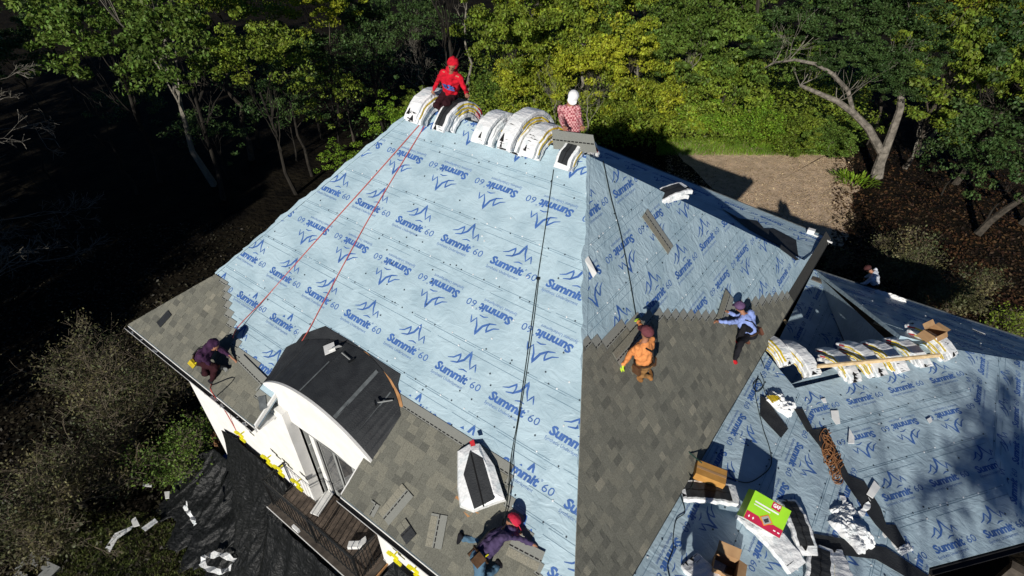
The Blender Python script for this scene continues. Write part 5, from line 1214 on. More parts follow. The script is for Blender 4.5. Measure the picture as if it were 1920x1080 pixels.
# ------------------------------------------------------------------ ground
def sheet(name, pts, z, m, kind='structure'):
    q = MB(); q.quadp([V(p[0], p[1], z) for p in pts]); return tag(q.build(name, m), kind=kind)
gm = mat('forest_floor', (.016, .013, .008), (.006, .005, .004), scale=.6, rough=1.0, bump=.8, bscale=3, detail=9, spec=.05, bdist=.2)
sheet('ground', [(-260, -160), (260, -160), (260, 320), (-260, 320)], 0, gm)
def gx(x, y): return onz((x, y), 0)[:2]
lawn_px = [(1262, 268), (1330, 264), (1440, 281), (1530, 286), (1580, 300), (1605, 345), (1590, 400), (1580, 460), (1500, 450), (1400, 400), (1330, 350)]
lr_ = random.Random(31); lp_ = []
for a, b in zip(lawn_px, lawn_px[1:]+lawn_px[:1]):
    for k in range(5): lp_.append((a[0]+(b[0]-a[0])*k/5+lr_.uniform(-9, 9), a[1]+(b[1]-a[1])*k/5+lr_.uniform(-4, 4)))
lawn_px = lp_
lm = mat('dry_grass', (.66, .50, .35), (.44, .335, .23), scale=1.7, rough=1.0, bump=.8, bscale=9, detail=9, spec=.05, bdist=.08)
q = MB(); pts = [gx(*p) for p in lawn_px]; cx_, cy_ = np.mean(pts, axis=0)
for a, b in zip(pts, pts[1:]+pts[:1]): q.quadp([V(cx_, cy_, .008), V(*a, .008), V(*b, .008)])
tag(q.build('lawn', lm), kind='structure')
gl = mat('green_grass', (.10, .12, .03), (.05, .07, .02), scale=2.5, rough=1.0, bump=.6, bscale=20)
q = MB(); pts = [gx(*p) for p in [(150, 1000), (260, 960), (330, 985), (420, 1010), (460, 1060), (470, 1120), (40, 1160), (90, 1060)]]; cx_, cy_ = np.mean(pts, axis=0)
for a, b in zip(pts, pts[1:]+pts[:1]): q.quadp([V(cx_, cy_, .006), V(*a, .006), V(*b, .006)])
tag(q.build('garden_grass', gl), kind='structure')
# paving stones in the bottom left corner
for i, p in enumerate([(62, 1058), (82, 1074), (50, 1080)]):
    c = onz(p, .05); q = MB(); q.obox(c, V(.34, .1, 0), V(-.08, .28, 0), V(0, 0, .05)); tag(q.build('paving_block', MT['grey_paint'], base=c), ['pale grey paving block at the lower left corner, upper one', 'pale grey paving block at the lower left corner, right one', 'pale grey paving block at the lower left corner, left one'][i], 'paving block')

# ------------------------------------------------------------------ foliage
def leafmat(name, c1, c2, c3=None, tr=.22, rand=.12):
    m = mat(name, c1, c2, scale=.55, rough=.55, spec=.25, detail=3, lo=.38, hi=.62, rand=rand, trans=tr)
    t = m.node_tree; N = t.nodes; L = t.links
    geo = N.new('ShaderNodeNewGeometry'); hs = N.new('ShaderNodeHueSaturation'); mr = N.new('ShaderNodeMapRange'); mh = N.new('ShaderNodeMapRange')
    mr.inputs[3].default_value = .55; mr.inputs[4].default_value = 1.5; mh.inputs[3].default_value = .475; mh.inputs[4].default_value = .515
    L.new(geo.outputs['Random Per Island'], mr.inputs[0]); L.new(geo.outputs['Random Per Island'], mh.inputs[0]); L.new(mr.outputs[0], hs.inputs['Value']); L.new(mh.outputs[0], hs.inputs['Hue'])
    b = N['Principled BSDF']; src = b.inputs['Base Color'].links[0].from_socket; L.new(src, hs.inputs['Color']); L.new(hs.outputs[0], b.inputs['Base Color'])
    for n in N:
        if n.type == 'BSDF_TRANSLUCENT': L.new(hs.outputs[0], n.inputs[0])
    return m
LM = {'olive': leafmat('olive_leaves', (.205, .275, .030), (.115, .170, .022)), 'yellow': leafmat('yellow_leaves', (.36, .39, .03), (.19, .25, .025)),
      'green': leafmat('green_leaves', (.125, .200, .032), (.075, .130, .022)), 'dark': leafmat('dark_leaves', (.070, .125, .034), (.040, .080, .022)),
      'bright': leafmat('bright_leaves', (.19, .32, .025), (.12, .22, .02)), 'brown': leafmat('brown_leaves', (.15, .13, .06), (.065, .08, .032)),
      'rust': leafmat('rust_leaves', (.24, .12, .015), (.13, .10, .02))}
BK = mat('bark', (.075, .062, .048), (.03, .026, .02), scale=5, rough=.95, bump=.8, bscale=14, bdist=.05)
BD = mat('shaded_bark', (.030, .026, .02), (.014, .012, .01), scale=5, rough=.95, bump=.8, bscale=14, bdist=.05)  # darker copy of the bark, canopy shade of the wood put into the colour
BP = mat('pale_bark', (.25, .23, .19), (.12, .11, .09), scale=4, rough=.95, bump=.6, bscale=14, bdist=.04)
TW = mat('twig_bark', (.17, .14, .10), (.09, .075, .055), scale=4, rough=.95)
def leaf_mesh(name, C, size, m, seed, flat=.35, aspect=.55):
    g = np.random.default_rng(seed); n = len(C); nm = g.normal(size=(n, 3)); nm[:, 2] = np.abs(nm[:, 2])+flat; nm /= np.linalg.norm(nm, axis=1)[:, None]
    a = g.normal(size=(n, 3)); u = np.cross(nm, a); u /= np.linalg.norm(u, axis=1)[:, None]; v = np.cross(nm, u)
    s = (size*g.uniform(.45, 1.6, n))[:, None]
    P = np.stack([C-u*s*.5, C+v*s*.5*aspect+nm*s*.06, C+u*s*.5, C-v*s*.5*aspect+nm*s*.06], axis=1).reshape(-1, 3)
    me = bpy.data.meshes.new(name); me.vertices.add(4*n); me.vertices.foreach_set('co', P.astype(np.float32).ravel())
    me.loops.add(4*n); me.loops.foreach_set('vertex_index', np.arange(4*n, dtype=np.int32)); me.polygons.add(n); me.polygons.foreach_set('loop_start', np.arange(0, 4*n, 4, dtype=np.int32))
    me.update(calc_edges=True); me.materials.append(m); return me
def crown_pts(n, nclump, seed, rz=.8, hollow=.55, low=-.5, cl=.20):
    """points in clumps through a unit crown"""
    g = np.random.default_rng(seed); d = g.normal(size=(nclump, 3)); d /= np.linalg.norm(d, axis=1)[:, None]; d[:, 2] = np.where(d[:, 2] < low, -d[:, 2]*.5, d[:, 2])
    r = g.uniform(hollow, 1.0, nclump)*(1+.22*np.sin(d[:, 0]*5+seed)+.18*np.sin(d[:, 1]*7+seed*2)); c = d*r[:, None]; k = g.integers(0, nclump, n); sz = g.uniform(.5, 1.4, nclump)*cl
    o = g.normal(size=(n, 3)); o *= (g.uniform(.2, 1, n)**.5/np.linalg.norm(o, axis=1))[:, None]; o[:, 2] *= .55
    p = c[k]+o*sz[k][:, None]; p[:, 2] *= rz; return p
def branches(q, p, d, L, r0, depth, rr, spread=.6, nseg=4, up=.12, n=5, kids=(2, 4), shrink=.68, rmin=.004, tips=None, gnarl=.22):
    pts, rs = [p], [r0]; d = nrm(d)
    for i in range(nseg):
        d = nrm(d+V(rr.uniform(-1, 1), rr.uniform(-1, 1), rr.uniform(-1, 1))*gnarl+V(0, 0, up)); p = p+d*L/nseg; pts.append(p); rs.append(max(rmin, r0*(1-.45*(i+1)/nseg)))
    q.tube(pts, rs, n if depth > 1 else 3, cap=False)
    if tips is not None: tips += [pts[-1], pts[-2]]
    if depth <= 0: return
    for _ in range(rr.randint(*kids)):
        k = rr.randint(1, nseg); a = nrm(d+V(rr.uniform(-1, 1), rr.uniform(-1, 1), rr.uniform(-.7, 1))*spread*1.5)
        branches(q, pts[k], a, L*shrink*rr.uniform(.7, 1.1), rs[k]*.62, depth-1, rr, spread, max(2, nseg-1), up, n, kids, shrink, rmin, tips, gnarl)
CR = {}
def crown_mesh(kind, var, dens):
    k = (kind, var, dens)
    if k not in CR:
        n = {'hi': 15000, 'mid': 9000, 'lo': 5000, 'sparse': 2600}[dens]; P = crown_pts(n, {'hi': 120, 'mid': 80, 'lo': 50, 'sparse': 60}[dens], var*17+3, cl=.17)
        CR[k] = leaf_mesh('crown', P*3.5, .17, LM[kind], var+5)
    return CR[k]
TRK = {}
def trunk_mesh(var, pale):
    k = (var, pale)
    if k not in TRK:
        rr = random.Random(var*3+1); q = MB(); q.tube([V(0, 0, 0), V(.1, .05, .25), V(.05, -.1, .6), V(.15, 0, 1.0)], [.045, .034, .026, .02], 8)
        for i in range(7): branches(q, V(.05+.1*i/7, 0, .45+.5*i/7), V(rr.uniform(-1, 1), rr.uniform(-1, 1), .5), .42, .012, 2, rr, n=4, rmin=.0016)
        TRK[k] = q.mesh('trunk', {True: BP, False: BK, 2: BD}[pale])
    return TRK[k]
vr = random.Random(99)
def plant(name, label, cat, group, base, crown_c, r, rz, kind, var, dens='mid', pale=False, trunk=True):
    base = V(*base); crown_c = np.array(crown_c, float); T = thing(name, label, cat, base, group)
    o = bpy.data.objects.new('crown', crown_mesh(kind, var, dens)); link(o, T); o.matrix_parent_inverse = Matrix.Identity(4)
    o.location = Vector([float(x) for x in crown_c-base]); o.rotation_euler = (0, 0, vr.uniform(0, 6.28)); o.scale = (r/3.5, r/3.5, rz/(3.5*.8))
    if trunk:
        H = max(1.0, crown_c[2]+rz*.4-base[2]); o = bpy.data.objects.new('trunk', trunk_mesh(var % 4, pale)); link(o, T); o.matrix_parent_inverse = Matrix.Identity(4); o.scale = (H*.34, H*.34, H*.72); o.rotation_euler = (0, 0, vr.uniform(0, 6.28))
    return T
def tree_px(px, py, z, r, rz, kind, var, label, name='tree', cat='tree', group=None, dens='mid', pale=False, trunk=True, back=0.0):
    c = onz((px, py), z)
    if px > 880 and py < 280:
        d = ray((px, py)); hd = math.hypot(d[0], d[1]); D_ = 45.5+(px*7 % 10)*.5+(3 if py < 60 else 0); c = CAM+d*(D_/hd); r *= 1.22; rz *= 1.2
    if c[2] < 1: c[2] = 1
    return plant(name, label, cat, group, (c[0], c[1], 0), c, r, rz, kind, var, dens, pale, trunk)
GH = 'trees of the wooded edge'
spec = [  # px, py, z, r, rz, kind, density, words
 (180, 60, 9.5, 4.2, 3.6, 'green', 'mid', 'dark green tree near the upper left corner'),
 (320, 100, 9, 3.6, 3.4, 'green', 'mid', 'green tree at the upper left with its lower crown lit'),
 (410, 20, 9.5, 3.8, 3.4, 'olive', 'mid', 'olive green tree touching the top edge at the upper left'),
 (490, 120, 8.2, 2.7, 2.6, 'olive', 'mid', 'olive tree with a bare trunk, rightmost of the upper left crowns'),
 (590, 10, 9, 3.4, 2.6, 'yellow', 'mid', 'yellow green tree at the top edge, between dark woods and left crowns'),
 (690, -30, 9, 3.0, 2.6, 'green', 'lo', 'green tree just above the dark woods gap at the top'),
 (40, -20, 9, 4.0, 3.4, 'green', 'mid', 'dark tree filling the extreme upper left corner'),
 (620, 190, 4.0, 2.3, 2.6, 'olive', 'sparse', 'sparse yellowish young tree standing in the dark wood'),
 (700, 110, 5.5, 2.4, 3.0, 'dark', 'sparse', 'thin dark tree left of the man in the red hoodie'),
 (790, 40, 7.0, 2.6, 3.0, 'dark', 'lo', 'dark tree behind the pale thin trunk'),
 (640, 300, 1.6, 1.9, 1.5, 'bright', 'sparse', 'small bright bush by the left roof slope'),
 (735, 235, 2.2, 2.1, 1.9, 'bright', 'lo', 'bright green bush left of the ridge beyond the left slope'),
 (785, 205, 2.2, 1.8, 1.6, 'olive', 'lo', 'olive bush directly left of the red hooded man'),
 (925, 210, 2.6, 2.5, 2.2, 'green', 'mid', 'green bush behind the gap in the ridge stacks'),
 (960, 80, 6.5, 3.1, 3.2, 'olive', 'hi', 'olive tree at the left end of the sunlit wood edge'),
 (985, -10, 8.5, 3.0, 3.0, 'yellow', 'hi', 'yellow green tree at the top edge above the ridge middle'),
 (1060, 50, 7, 3.0, 3.2, 'olive', 'hi', 'vine covered olive tree above the plaid shirted man'),
 (1130, -10, 8.5, 3.0, 3.0, 'yellow', 'hi', 'yellow vine covered tree at the top centre'),
 (1000, 160, 3.8, 2.8, 2.6, 'yellow', 'hi', 'yellow green thicket behind the middle of the ridge'),
 (1100, 140, 4.2, 2.9, 2.8, 'yellow', 'hi', 'yellow thicket right of the man in the white cap'),
 (1190, 110, 5, 2.9, 3.0, 'yellow', 'hi', 'yellow vine mass right of centre'),
 (1210, 20, 7.5, 3.0, 3.0, 'green', 'hi', 'green tree at the top edge beside a grey trunk'),
 (1160, 215, 2.2, 2.4, 2.0, 'olive', 'mid', 'olive shrub just above the shadow of the house'),
 (1250, 195, 2.6, 2.7, 2.4, 'yellow', 'hi', 'yellowing shrub at the tip of the house shadow'),
 (1290, 100, 5, 2.9, 3.0, 'green', 'hi', 'leafy green tree between yellow vines and the great oak'),
 (1330, 10, 8, 3.2, 3.0, 'green', 'hi', 'green tree at the top edge left of the oak'),
 (1360, 160, 3.5, 2.9, 2.6, 'olive', 'hi', 'olive mound of vines left of the oak branches'),
 (1330, 235, 1.5, 2.3, 1.6, 'bright', 'hi', 'bright green hedge mound at the left of the lawn edge'),
 (1410, 245, 1.4, 2.4, 1.6, 'bright', 'hi', 'bright hedge mound at the middle of the lawn edge'),
 (1490, 250, 1.3, 2.4, 1.5, 'olive', 'hi', 'olive hedge mound nearer the oak trunk'),
 (1560, 262, 1.1, 2.1, 1.3, 'green', 'hi', 'green hedge mound beside the oak trunk'),
 (1430, 100, 5.5, 2.9, 3.0, 'green', 'hi', 'green tree directly left of the oak crown'),
 (1790, 110, 7.5, 3.2, 3.2, 'olive', 'hi', 'olive tree right of the oak crown'),
 (1850, 20, 9, 3.4, 3.0, 'yellow', 'mid', 'yellowing tree at the upper right'),
 (1740, -15, 9.5, 3.0, 2.6, 'rust', 'mid', 'orange tinged tree at the top edge, upper right'),
 (1880, 180, 5.5, 3.2, 3.2, 'olive', 'mid', 'olive tree at the right edge above the dark ground'),
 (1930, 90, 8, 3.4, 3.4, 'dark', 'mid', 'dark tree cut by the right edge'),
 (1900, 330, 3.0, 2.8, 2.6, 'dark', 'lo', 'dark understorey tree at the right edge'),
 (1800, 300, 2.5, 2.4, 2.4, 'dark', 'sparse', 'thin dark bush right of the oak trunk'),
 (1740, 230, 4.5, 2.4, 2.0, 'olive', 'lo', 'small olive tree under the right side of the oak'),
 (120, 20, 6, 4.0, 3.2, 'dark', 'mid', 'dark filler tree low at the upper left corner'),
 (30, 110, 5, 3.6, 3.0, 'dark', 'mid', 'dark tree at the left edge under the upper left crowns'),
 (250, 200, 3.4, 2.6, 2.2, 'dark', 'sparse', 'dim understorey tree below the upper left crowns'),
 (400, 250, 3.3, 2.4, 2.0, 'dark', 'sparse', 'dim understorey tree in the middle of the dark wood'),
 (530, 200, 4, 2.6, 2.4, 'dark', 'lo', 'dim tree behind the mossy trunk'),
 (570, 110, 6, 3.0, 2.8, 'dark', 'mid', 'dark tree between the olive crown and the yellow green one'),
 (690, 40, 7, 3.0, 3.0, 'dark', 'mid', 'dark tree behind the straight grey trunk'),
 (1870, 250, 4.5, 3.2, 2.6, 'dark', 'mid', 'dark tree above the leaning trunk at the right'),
 (1100, -60, 13, 4.0, 3, 'olive', 'mid', 'tall tree behind the wooded edge at top centre'),
 (1450, -70, 13, 4.2, 3, 'green', 'mid', 'tall tree behind the oak at the top'),
 (820, -80, 12, 4.0, 3, 'dark', 'mid', 'tall dark tree behind the pale trunk'),
 (250, -70, 13, 4.5, 4, 'green', 'mid', 'tall tree behind the upper left crowns')]
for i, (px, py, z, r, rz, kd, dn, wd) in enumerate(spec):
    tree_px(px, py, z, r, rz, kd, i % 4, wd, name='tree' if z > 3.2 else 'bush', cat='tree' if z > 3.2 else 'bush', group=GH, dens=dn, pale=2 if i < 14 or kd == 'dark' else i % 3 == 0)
# low fill along the wood edge
fill = [leaf_mesh('undergrowth', np.array([[*(gx(vr.uniform(880, 1620), vr.uniform(150, 278))), abs(vr.gauss(0, 1.1))] for _ in range(45000)]), .2, LM['olive'], 4)]
tag(link(bpy.data.objects.new('undergrowth', fill[0])), kind='stuff')
me = leaf_mesh('undergrowth', np.array([[vr.uniform(-60, -22), vr.uniform(26, 62), abs(vr.gauss(0, .35))] for _ in range(14000)]), .2, LM['dark'], 5); tag(link(bpy.data.objects.new('undergrowth', me)), kind='stuff')
# litter
me = leaf_mesh('leaf_litter', np.array([[*(gx(vr.uniform(1250, 1600), vr.uniform(262, 430))), .02+.02*vr.random()] for _ in range(9000)]), .10, leafmat('dry_litter', (.50, .38, .24), (.32, .24, .14), tr=0), 6, flat=2.5); tag(link(bpy.data.objects.new('leaf_litter', me)), kind='stuff')
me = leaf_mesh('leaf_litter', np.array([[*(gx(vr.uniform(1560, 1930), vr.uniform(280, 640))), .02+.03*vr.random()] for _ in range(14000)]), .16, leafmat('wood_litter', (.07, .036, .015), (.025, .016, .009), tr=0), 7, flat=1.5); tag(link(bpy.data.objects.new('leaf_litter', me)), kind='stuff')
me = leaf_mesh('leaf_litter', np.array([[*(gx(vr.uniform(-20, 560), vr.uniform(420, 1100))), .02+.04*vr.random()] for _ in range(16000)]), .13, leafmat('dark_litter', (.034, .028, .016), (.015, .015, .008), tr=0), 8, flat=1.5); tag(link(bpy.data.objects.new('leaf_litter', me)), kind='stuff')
# tall grass
g = np.random.default_rng(3)
def grass(n, fn, m, h, seed):
    q = []; C = np.array([fn() for _ in range(n)]); gg = np.random.default_rng(seed); a = gg.uniform(0, 6.28, n); hh = h*gg.uniform(.5, 1.3, n); lean = gg.normal(size=(n, 2))*.35
    B = np.column_stack([C, np.zeros(n)]); wv_ = np.column_stack([np.cos(a), np.sin(a), np.zeros(n)])*.012; Tp = B+np.column_stack([lean*hh[:, None], hh])
    P = np.stack([B-wv_, B+wv_, Tp+wv_*.2, Tp-wv_*.2], axis=1).reshape(-1, 3); me = bpy.data.meshes.new('grass'); me.vertices.add(4*n); me.vertices.foreach_set('co', P.astype(np.float32).ravel()); me.loops.add(4*n)
    me.loops.foreach_set('vertex_index', np.arange(4*n, dtype=np.int32)); me.polygons.add(n); me.polygons.foreach_set('loop_start', np.arange(0, 4*n, 4, dtype=np.int32)); me.update(calc_edges=True); me.materials.append(m)
    tag(link(bpy.data.objects.new('grass', me)), kind='stuff')
grass(9000, lambda: gx(vr.uniform(1200, 1600), vr.uniform(262, 430)), leafmat('straw', (.55, .43, .27), (.38, .29, .17), tr=.3), .05, 1)
grass(9000, lambda: gx(vr.uniform(1230, 1590), vr.uniform(262, 292)), LM['bright'], .32, 2)
grass(12000, lambda: gx(vr.uniform(60, 470), vr.uniform(960, 1120)), leafmat('garden_blades', (.11, .13, .035), (.06, .08, .02), tr=.1), .09, 3)
# ------------------------------------------------------------------ the oak by the lawn
ob = onz((1643, 332), 0); T = thing('oak_tree', 'large dark green oak with two pale leaning limbs beside the dry lawn', 'tree', ob)
q = MB()
def onv(px, py, d0=0): return onp((px, py), ob+flat(ob-CAM)*d0, flat(CAM-ob))
q.tube([ob, onv(1650, 305), onv(1658, 285)], [.42, .32, .30], 10); q.tube([onv(1655, 290), onv(1628, 240, -.5), onv(1600, 212, -1), onv(1570, 190, -1.5), onv(1533, 174, -2), onv(1500, 160, -2)], [.26, .23, .2, .18, .14, .1], 8)
q.tube([onv(1655, 295), onv(1672, 250, .3), onv(1688, 205, .5), onv(1692, 150, .6), onv(1700, 90, .6)], [.28, .25, .22, .18, .12], 8)
q.tube([onv(1560, 138, -2.5), onv(1530, 120, -2.6), onv(1490, 112, -2.5), onv(1450, 118, -2.4), onv(1420, 135, -2.3)], [.12, .11, .09, .06, .03], 7); q.tube([onv(1600, 212, -1), onv(1590, 170, -1.5), onv(1560, 138, -2.5)], [.14, .13, .12], 7)
OB = mat('oak_bark', (.24, .215, .18), (.10, .09, .075), scale=3.5, rough=.95, bump=1.0, bscale=10, bdist=.07, detail=8)
q.build('trunk', OB, T)
q = MB(); rr = random.Random(8)
for (x, y, d_) in [(1500, 160, -2), (1450, 118, -2.4), (1700, 90, .6), (1570, 190, -1.5), (1690, 150, .6), (1480, 112, -2.5)]:
    for _ in range(3): branches(q, onv(x, y, d_), V(rr.uniform(-1, 1), rr.uniform(-1, 1), .6), 1.9, .035, 2, rr, rmin=.008, n=4)
q.build('branch', BP, T)
for i, (x, y, d_, r, rz) in enumerate([(1560, 60, 0, 2.8, 2.1), (1640, 20, 1, 2.9, 2.2), (1700, 60, 1.5, 2.7, 2.1), (1490, 50, -1, 2.3, 1.8), (1600, 110, -1.2, 1.9, 1.4), (1670, 125, -.5, 2.2, 1.5), (1720, 130, .5, 1.8, 1.5), (1530, -10, 0, 2.6, 2), (1700, -20, 1, 2.6, 2), (1440, 95, -2, 1.4, 1.0), (1690, 170, -.6, 1.6, 1.1), (1750, 90, 1, 1.5, 1.2), (1540, 125, -2, 1.2, .8)]):
    o = bpy.data.objects.new('crown', crown_mesh('dark', i % 4, 'mid')); link(o, T); o.matrix_parent_inverse = Matrix.Identity(4); o.location = Vector([float(v) for v in onv(x, y, d_)-ob]); o.rotation_euler = (0, 0, i*1.3); o.scale = (r/3.5, r/3.5, rz/2.8)
# ------------------------------------------------------------------ bare trees and trunks
BL = mat('weathered_bark', (.55, .52, .46), (.38, .36, .32), scale=4, rough=.95)
def bare(label, base, d, H, r0, seed, m, depth=4, L=None, kids=(3, 5), leaves=None, name='bare_tree', cat='tree', starts=8, group=None, spread=.6, up=.12, lsz=.09, trunkfrac=1.0, dirbias=None, shrink=.68, rmin=.0055):
    rr = random.Random(seed); base = V(*base); T = thing(name, label, cat, base, group); q = MB(); d = nrm(d); n = 7
    pts = [base+d*H*i/n+V(rr.uniform(-1, 1), rr.uniform(-1, 1), 0)*H*.018*min(i, 3) for i in range(n+1)]; rs = [r0*(1-.75*i/n) for i in range(n+1)]; q.tube(pts, rs, 8); q.build('trunk', m, T)
    q = MB(); tips = []
    for i in range(starts):
        f = 1-trunkfrac+trunkfrac*(i+.7)/starts; k = min(n-1, int(f*n)); p = pts[k]+(pts[k+1]-pts[k])*(f*n-k); a = V(rr.uniform(-1, 1), rr.uniform(-1, 1), rr.uniform(.0, .9))
        if dirbias is not None: a = a+np.array(dirbias)
        branches(q, p, a, (L or H*.35)*rr.uniform(.7, 1.15), rs[k]*.38, depth, rr, kids=kids, n=4, rmin=rmin, tips=tips, spread=spread, up=up, shrink=shrink)
    q.build('branch', m, T)
    if leaves:
        kd, nn, sp = leaves; tp = np.array(tips); g_ = np.random.default_rng(seed); C = tp[g_.integers(0, len(tp), nn)]+g_.normal(size=(nn, 3))*sp; C[:, 2] = np.maximum(C[:, 2], .05)
        me = leaf_mesh('foliage', C-base, lsz, LM[kd], seed); o = bpy.data.objects.new('foliage', me); link(o, T); o.matrix_parent_inverse = Matrix.Identity(4)
    return T
GBR = 'bare grey trees at the left'
b0 = onz((-60, 620), 0)
bare('bare grey tree reaching in from the left edge, nearest one', b0, (.1, .1, 1), 9.5, .12, 5, BP, rmin=.008, depth=4, L=3.2, starts=11, kids=(3, 4), dirbias=(.7, .5, -.1), group=GBR, up=.02, shrink=.62)
bare('bare grey tree at the left edge below the upper left crowns', onz((-20, 500), 0), (.05, .1, 1), 9.5, .11, 6, BP, rmin=.008, depth=4, L=3.0, starts=10, kids=(3, 4), dirbias=(.5, .3, 0), group=GBR, up=.02, shrink=.62)
bare('small bare grey tree inside the dark wood at the left', onz((120, 390), 0), (.0, .1, 1), 6.5, .09, 9, BD, depth=2, L=2.2, starts=7, group=GBR)
bare('pale thin trunk rising behind the man in the red hooded top', onz((879, 188), 0), (.0, .02, 1), 11, .13, 10, BP, depth=2, L=1.6, starts=6, trunkfrac=.5)
bare('bare branching small tree left of the man in the red hooded top', onz((800, 210), 0), (-.1, .0, 1), 4.2, .08, 11, BP, depth=3, L=1.9, starts=6)
for i, (x, y, H, l) in enumerate([(472, 300, 9, 'mossy trunk under the upper left crowns'), (664, 265, 8.5, 'straight grey trunk in the dark wood left of the roof'), (258, 365, 6, 'short grey trunk in the dark wood at the left'), (585, 330, 7, 'dim trunk in the dark wood beyond the left slope')]):
    bare(l, onz((x, y), 0), (-.03, .0, 1), H, .22 if i == 0 else .12, 20+i, [BK, BK, BD, BD][i], depth=1, L=1.6, starts=5, trunkfrac=.6)
for i, (x, y) in enumerate([(1190, 60), (1115, 95), (1100, 200), (1040, 180), (1660+200, 100)]):
    bare(['grey trunk standing in the sunlit thicket at the top', 'forked pale sapling in the yellow thicket', 'pale sapling behind the white cap', 'bundle of dead stems behind the ridge', 'dead pale stem right of the oak crown'][i], onz((x, y+40), 0)-flat(onz((x, y), 0))*3.2, (.02, 0, 1), [7, 6, 4, 3.2, 8][i], [.25, .1, .08, .05, .1][i], 40+i, BP, depth=2, L=1.7, starts=6)
# leaning dark trunks on the right
for i, (x, y, d_) in enumerate([(1832, 440, (.35, .25, 1)), (1790, 345, (.1, 0, 1)), (1915, 420, (.1, .2, 1))]):
    bare(['leaning grey trunk on the dark ground at the right', 'dim trunk right of the oak', 'dim trunk at the right edge'][i], onz((x, y), 0), d_, 6.5, .22, 60+i, BK, depth=2, L=1.8, starts=5, trunkfrac=.5)
# twiggy bushes
GT = 'twiggy half bare bushes'
tb = [((230, 800), 3.6, 2.6, 'brown', 'largest twiggy bush left of the white wall'), ((120, 900), 3.0, 2.4, 'brown', 'twiggy bush at the lower left, second from the edge'), ((330, 690), 3.3, 2.0, 'brown', 'twiggy bush touching the left eave'), ((60, 990), 2.4, 2.0, 'brown', 'dim twiggy bush at the lower left edge'),
      ((180, 700), 3.2, 2.0, 'brown', 'twiggy bush further back at the left'), ((330, 830), 2.2, 1.8, 'green', 'small twiggy bush above the black tarp')]
for i, ((x, y), H, sp, kd, l) in enumerate(tb):
    c = onz((x, y), 1.6); c[2] = 0
    bare(l, c, (vr.uniform(-.2, .2), vr.uniform(-.2, .2), 1), H*.55, .07, 80+i, TW, depth=3, L=H*.48, starts=12, kids=(3, 5), leaves=(kd, 4200 if i != 5 else 3000, .17), name='bush', cat='bush', group=GT, spread=.9, up=.05, lsz=.085)
bare('low leafy shrub between the tarp and the twiggy bushes', onz((345, 890), 0), (0, 0, 1), .8, .03, 95, TW, depth=2, L=.8, starts=10, leaves=('green', 5000, .2), name='shrub', cat='shrub', spread=1.2, lsz=.07)
for i, ((x, y), H, l) in enumerate([((1720, 520), 2.6, 'brownish shrub behind the far eave, left one'), ((1790, 560), 2.6, 'brownish shrub behind the far eave, right one'), ((1890, 605), 1.6, 'small pale shrub at the right edge by the far eave'), ((1670, 490), 2.0, 'thin shrub behind the worker in the white shirt'), ((1570, 480), 1.2, 'tiny pale shrub beyond the back corner of the roof')]):
    c = onz((x, y), 1.0); c[2] = 0
    bare(l, c, (vr.uniform(-.2, .2), vr.uniform(-.2, .2), 1), H*.5, .05, 110+i, TW, depth=3, L=H*.5, starts=12, kids=(3, 4), leaves=('brown' if i != 2 else 'olive', [5200, 5600, 1500, 2200, 500][i], .16), name='shrub', cat='shrub', group='shrubs behind the lower roof', spread=.9, lsz=.10)
# broad-leaved plant at the foot of the oak
c = onz((1600, 342), 0); T = thing('leafy_plant', 'bright broad leaved clump at the left foot of the oak', 'plant', c); q = MB(); r = random.Random(2)
for k in range(170):
    a = r.uniform(0, 6.28); rr_ = r.uniform(.05, 1.15); b = c+V(math.cos(a)*rr_*1.2, math.sin(a)*rr_*.8, .1); el = r.uniform(.3, 1.3); L_ = r.uniform(.4, .75); d = V(math.cos(a)*math.cos(el), math.sin(a)*math.cos(el), math.sin(el)); s = nrm(np.cross(d, nz)+1e-3)*.055; m1 = b+d*L_*.55+V(0, 0, .03); tp = b+d*L_-V(0, 0, .10)
    q.quadp([b-s*.3, m1-s, m1+s, b+s*.3]); q.quadp([m1-s, tp, m1+s])
q.build('leaf_blade', LM['bright'], T)['kind'] = 'stuff'
# trees outside the frame, towards the sun: their shade falls on the lower roof and the left wood
GO = 'trees behind the camera'
def shade_tree(px, py, dist, r, rz, i, l):
    g_ = onp((px, py), V1, V(0, 0, 1)); c = g_+SUNV*dist; plant('tree', l, 'tree', GO, (c[0], c[1], 0), c, r, rz, 'dark', i, 'mid')
shade_tree(1925, 975, 20, .8, .9, 0, 'tall tree behind the camera, its top shading the lower right roof')
shade_tree(1805, 1005, 22, .45, .35, 1, 'tree behind the camera shading the bottom right roof')
shade_tree(2040, 1000, 21, 1.5, 1.5, 2, 'widest tree behind the camera, right of the house')
for i, (x, y) in enumerate([(-30, -9), (-36, -6), (-42, -8), (-48, -4), (-55, -6), (-62, -2), (-33, -15), (-46, -14), (-26, -14), (-39, -1), (-52, 2), (-46, 5)]):
    plant('tree', 'tall dense tree outside the left edge of the photo, place %s' % ['one', 'two', 'three', 'four', 'five', 'six', 'seven', 'eight', 'nine', 'ten', 'eleven', 'twelve'][i], 'tree', GO, (x, y, 0), (x, y, 9.5), 4.2, 6.0, 'dark', i % 4, 'hi')
for i, (x, y) in enumerate([(-25, -11), (-29, -8), (-33.5, -6.5), (-38, -5), (-31, -13), (-43, -2)]):
    plant('tree', 'low dense tree outside the left edge of the photo, place %s' % ['one', 'two', 'three', 'four', 'five', 'six'][i], 'tree', GO, (x, y, 0), (x, y, 5.2), 3.6, 5.0, 'dark', i % 4, 'hi')
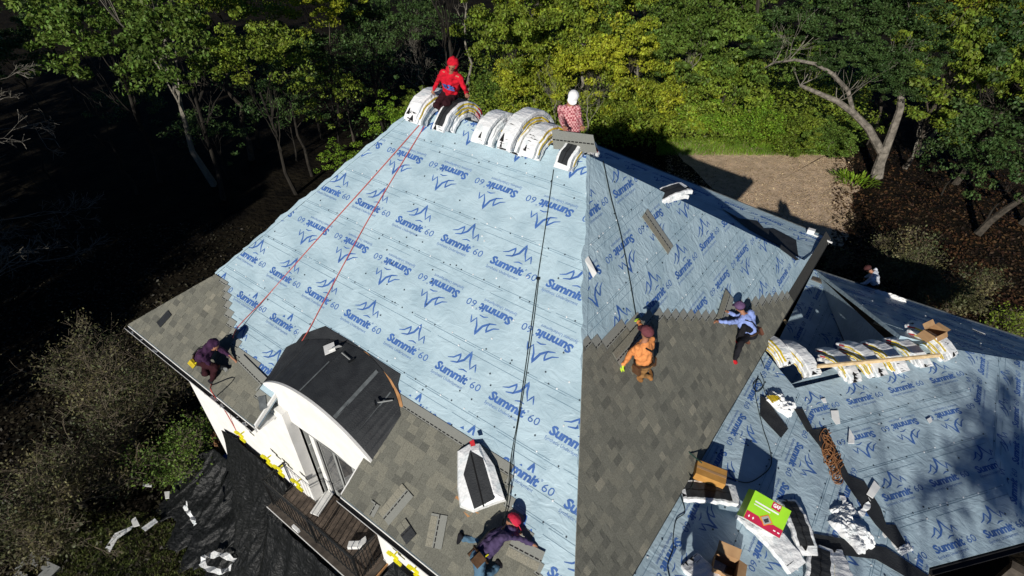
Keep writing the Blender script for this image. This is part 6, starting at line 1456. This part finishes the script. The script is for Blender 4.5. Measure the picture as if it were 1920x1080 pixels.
# bits of litter by the garden
for i, (pp, s, l, m_) in enumerate([([(197, 1028), (215, 1000), (250, 985), (246, 992), (220, 1010), (206, 1035)], .3, 'long torn pale blue plastic strip on the grass at the lower left', 'wrap'), ([(265, 990), (290, 972), (296, 978), (272, 996)], .3, 'short pale blue plastic strip beside the tarp heap', 'wrap'), ([(245, 975), (254, 969), (262, 985), (250, 988)], .3, 'white scrap left of the tarp heap', 'white'), ([(308, 922), (318, 921), (317, 934), (310, 935)], .6, 'white scrap in the low shrub', 'white'), ([(268, 905), (285, 908), (284, 913), (268, 911)], .6, 'white scrap under the twiggy bush', 'white')]):
    P_ = [onz(p, s) for p in pp]; q = MB(); q.prism([p-V(0, 0, .02) for p in P_], P_); tag(q.build('plastic_scrap', MT[m_], base=P_[0]), l, 'plastic')
def ribbon(label, pxs, w, zf, m, cat='plastic', name='plastic_sheet'):
    q = MB(); prev = None; P_ = smooth_path([onz(p, zf(i)) for i, p in enumerate(pxs)], 5); base_ = P_[0]
    for i, p in enumerate(P_):
        d = nrm(P_[min(i+1, len(P_)-1)]-P_[max(i-1, 0)]); s = nrm(np.cross(d, nz)); ww = w*(.5+.7*abs(math.sin(i*.9))); e = (p+s*ww/2+V(0, 0, .06*math.sin(i*1.7)), p-s*ww/2+V(0, 0, .06*math.cos(i*1.3)))
        if prev: q.quadp([prev[0], prev[1], e[1], e[0]])
        prev = e
    o = q.build(name, m, base=base_); md_ = o.modifiers.new('t', 'SOLIDIFY'); md_.thickness = .01; return tag(o, label, cat)
ribbon('loop of crumpled white plastic on the tarp at the lower left', [(488, 1040), (450, 1052), (415, 1040), (385, 1045), (382, 1060), (412, 1072), (440, 1062), (470, 1050), (490, 1042)], .16, lambda i: .9, MT['wrap'])
ribbon('small twist of pale plastic on top of the tarp heap', [(352, 942), (348, 952), (357, 965), (367, 985)], .10, lambda i: 2.1-.15*i, MT['wrap'])
c = onz((425, 870), 1.2); 
slump('blue_cloth', 'blue plastic bag below the left wall corner', c, nz, V(.3, 1, 0), (.25, .3, .25), 51, m=mat('blue_plastic', (.02, .16, .55), rough=.5), cat='bag')
c = onz((413, 830), 1.4); slump('brown_bag', 'brown bundle at the foot of the left wall corner', c, nz, V(.3, 1, 0), (.2, .5, .3), 52, m=cloth('brown_bag', (.22, .12, .06)), cat='bag')
q = MB(); a, b = onz((441, 855), 2.4), onz((437, 885), 1.5); q.tube([a, b], .045, 6); q.tube([a+V(.14, 0, 0), b+V(.14, 0, 0)], .03, 6); tag(q.build('yellow_pole', MT['bright_yellow'], base=a), 'pair of short bright yellow poles below the left wall corner', 'pole')
rope('pale cord stretched from the blue bag to the tarp', [onz((414, 866), 1.6), onz((450, 871), 1.8), onz((485, 875), 2.0)], MT['trim'], .015, 'cord', 'cord')
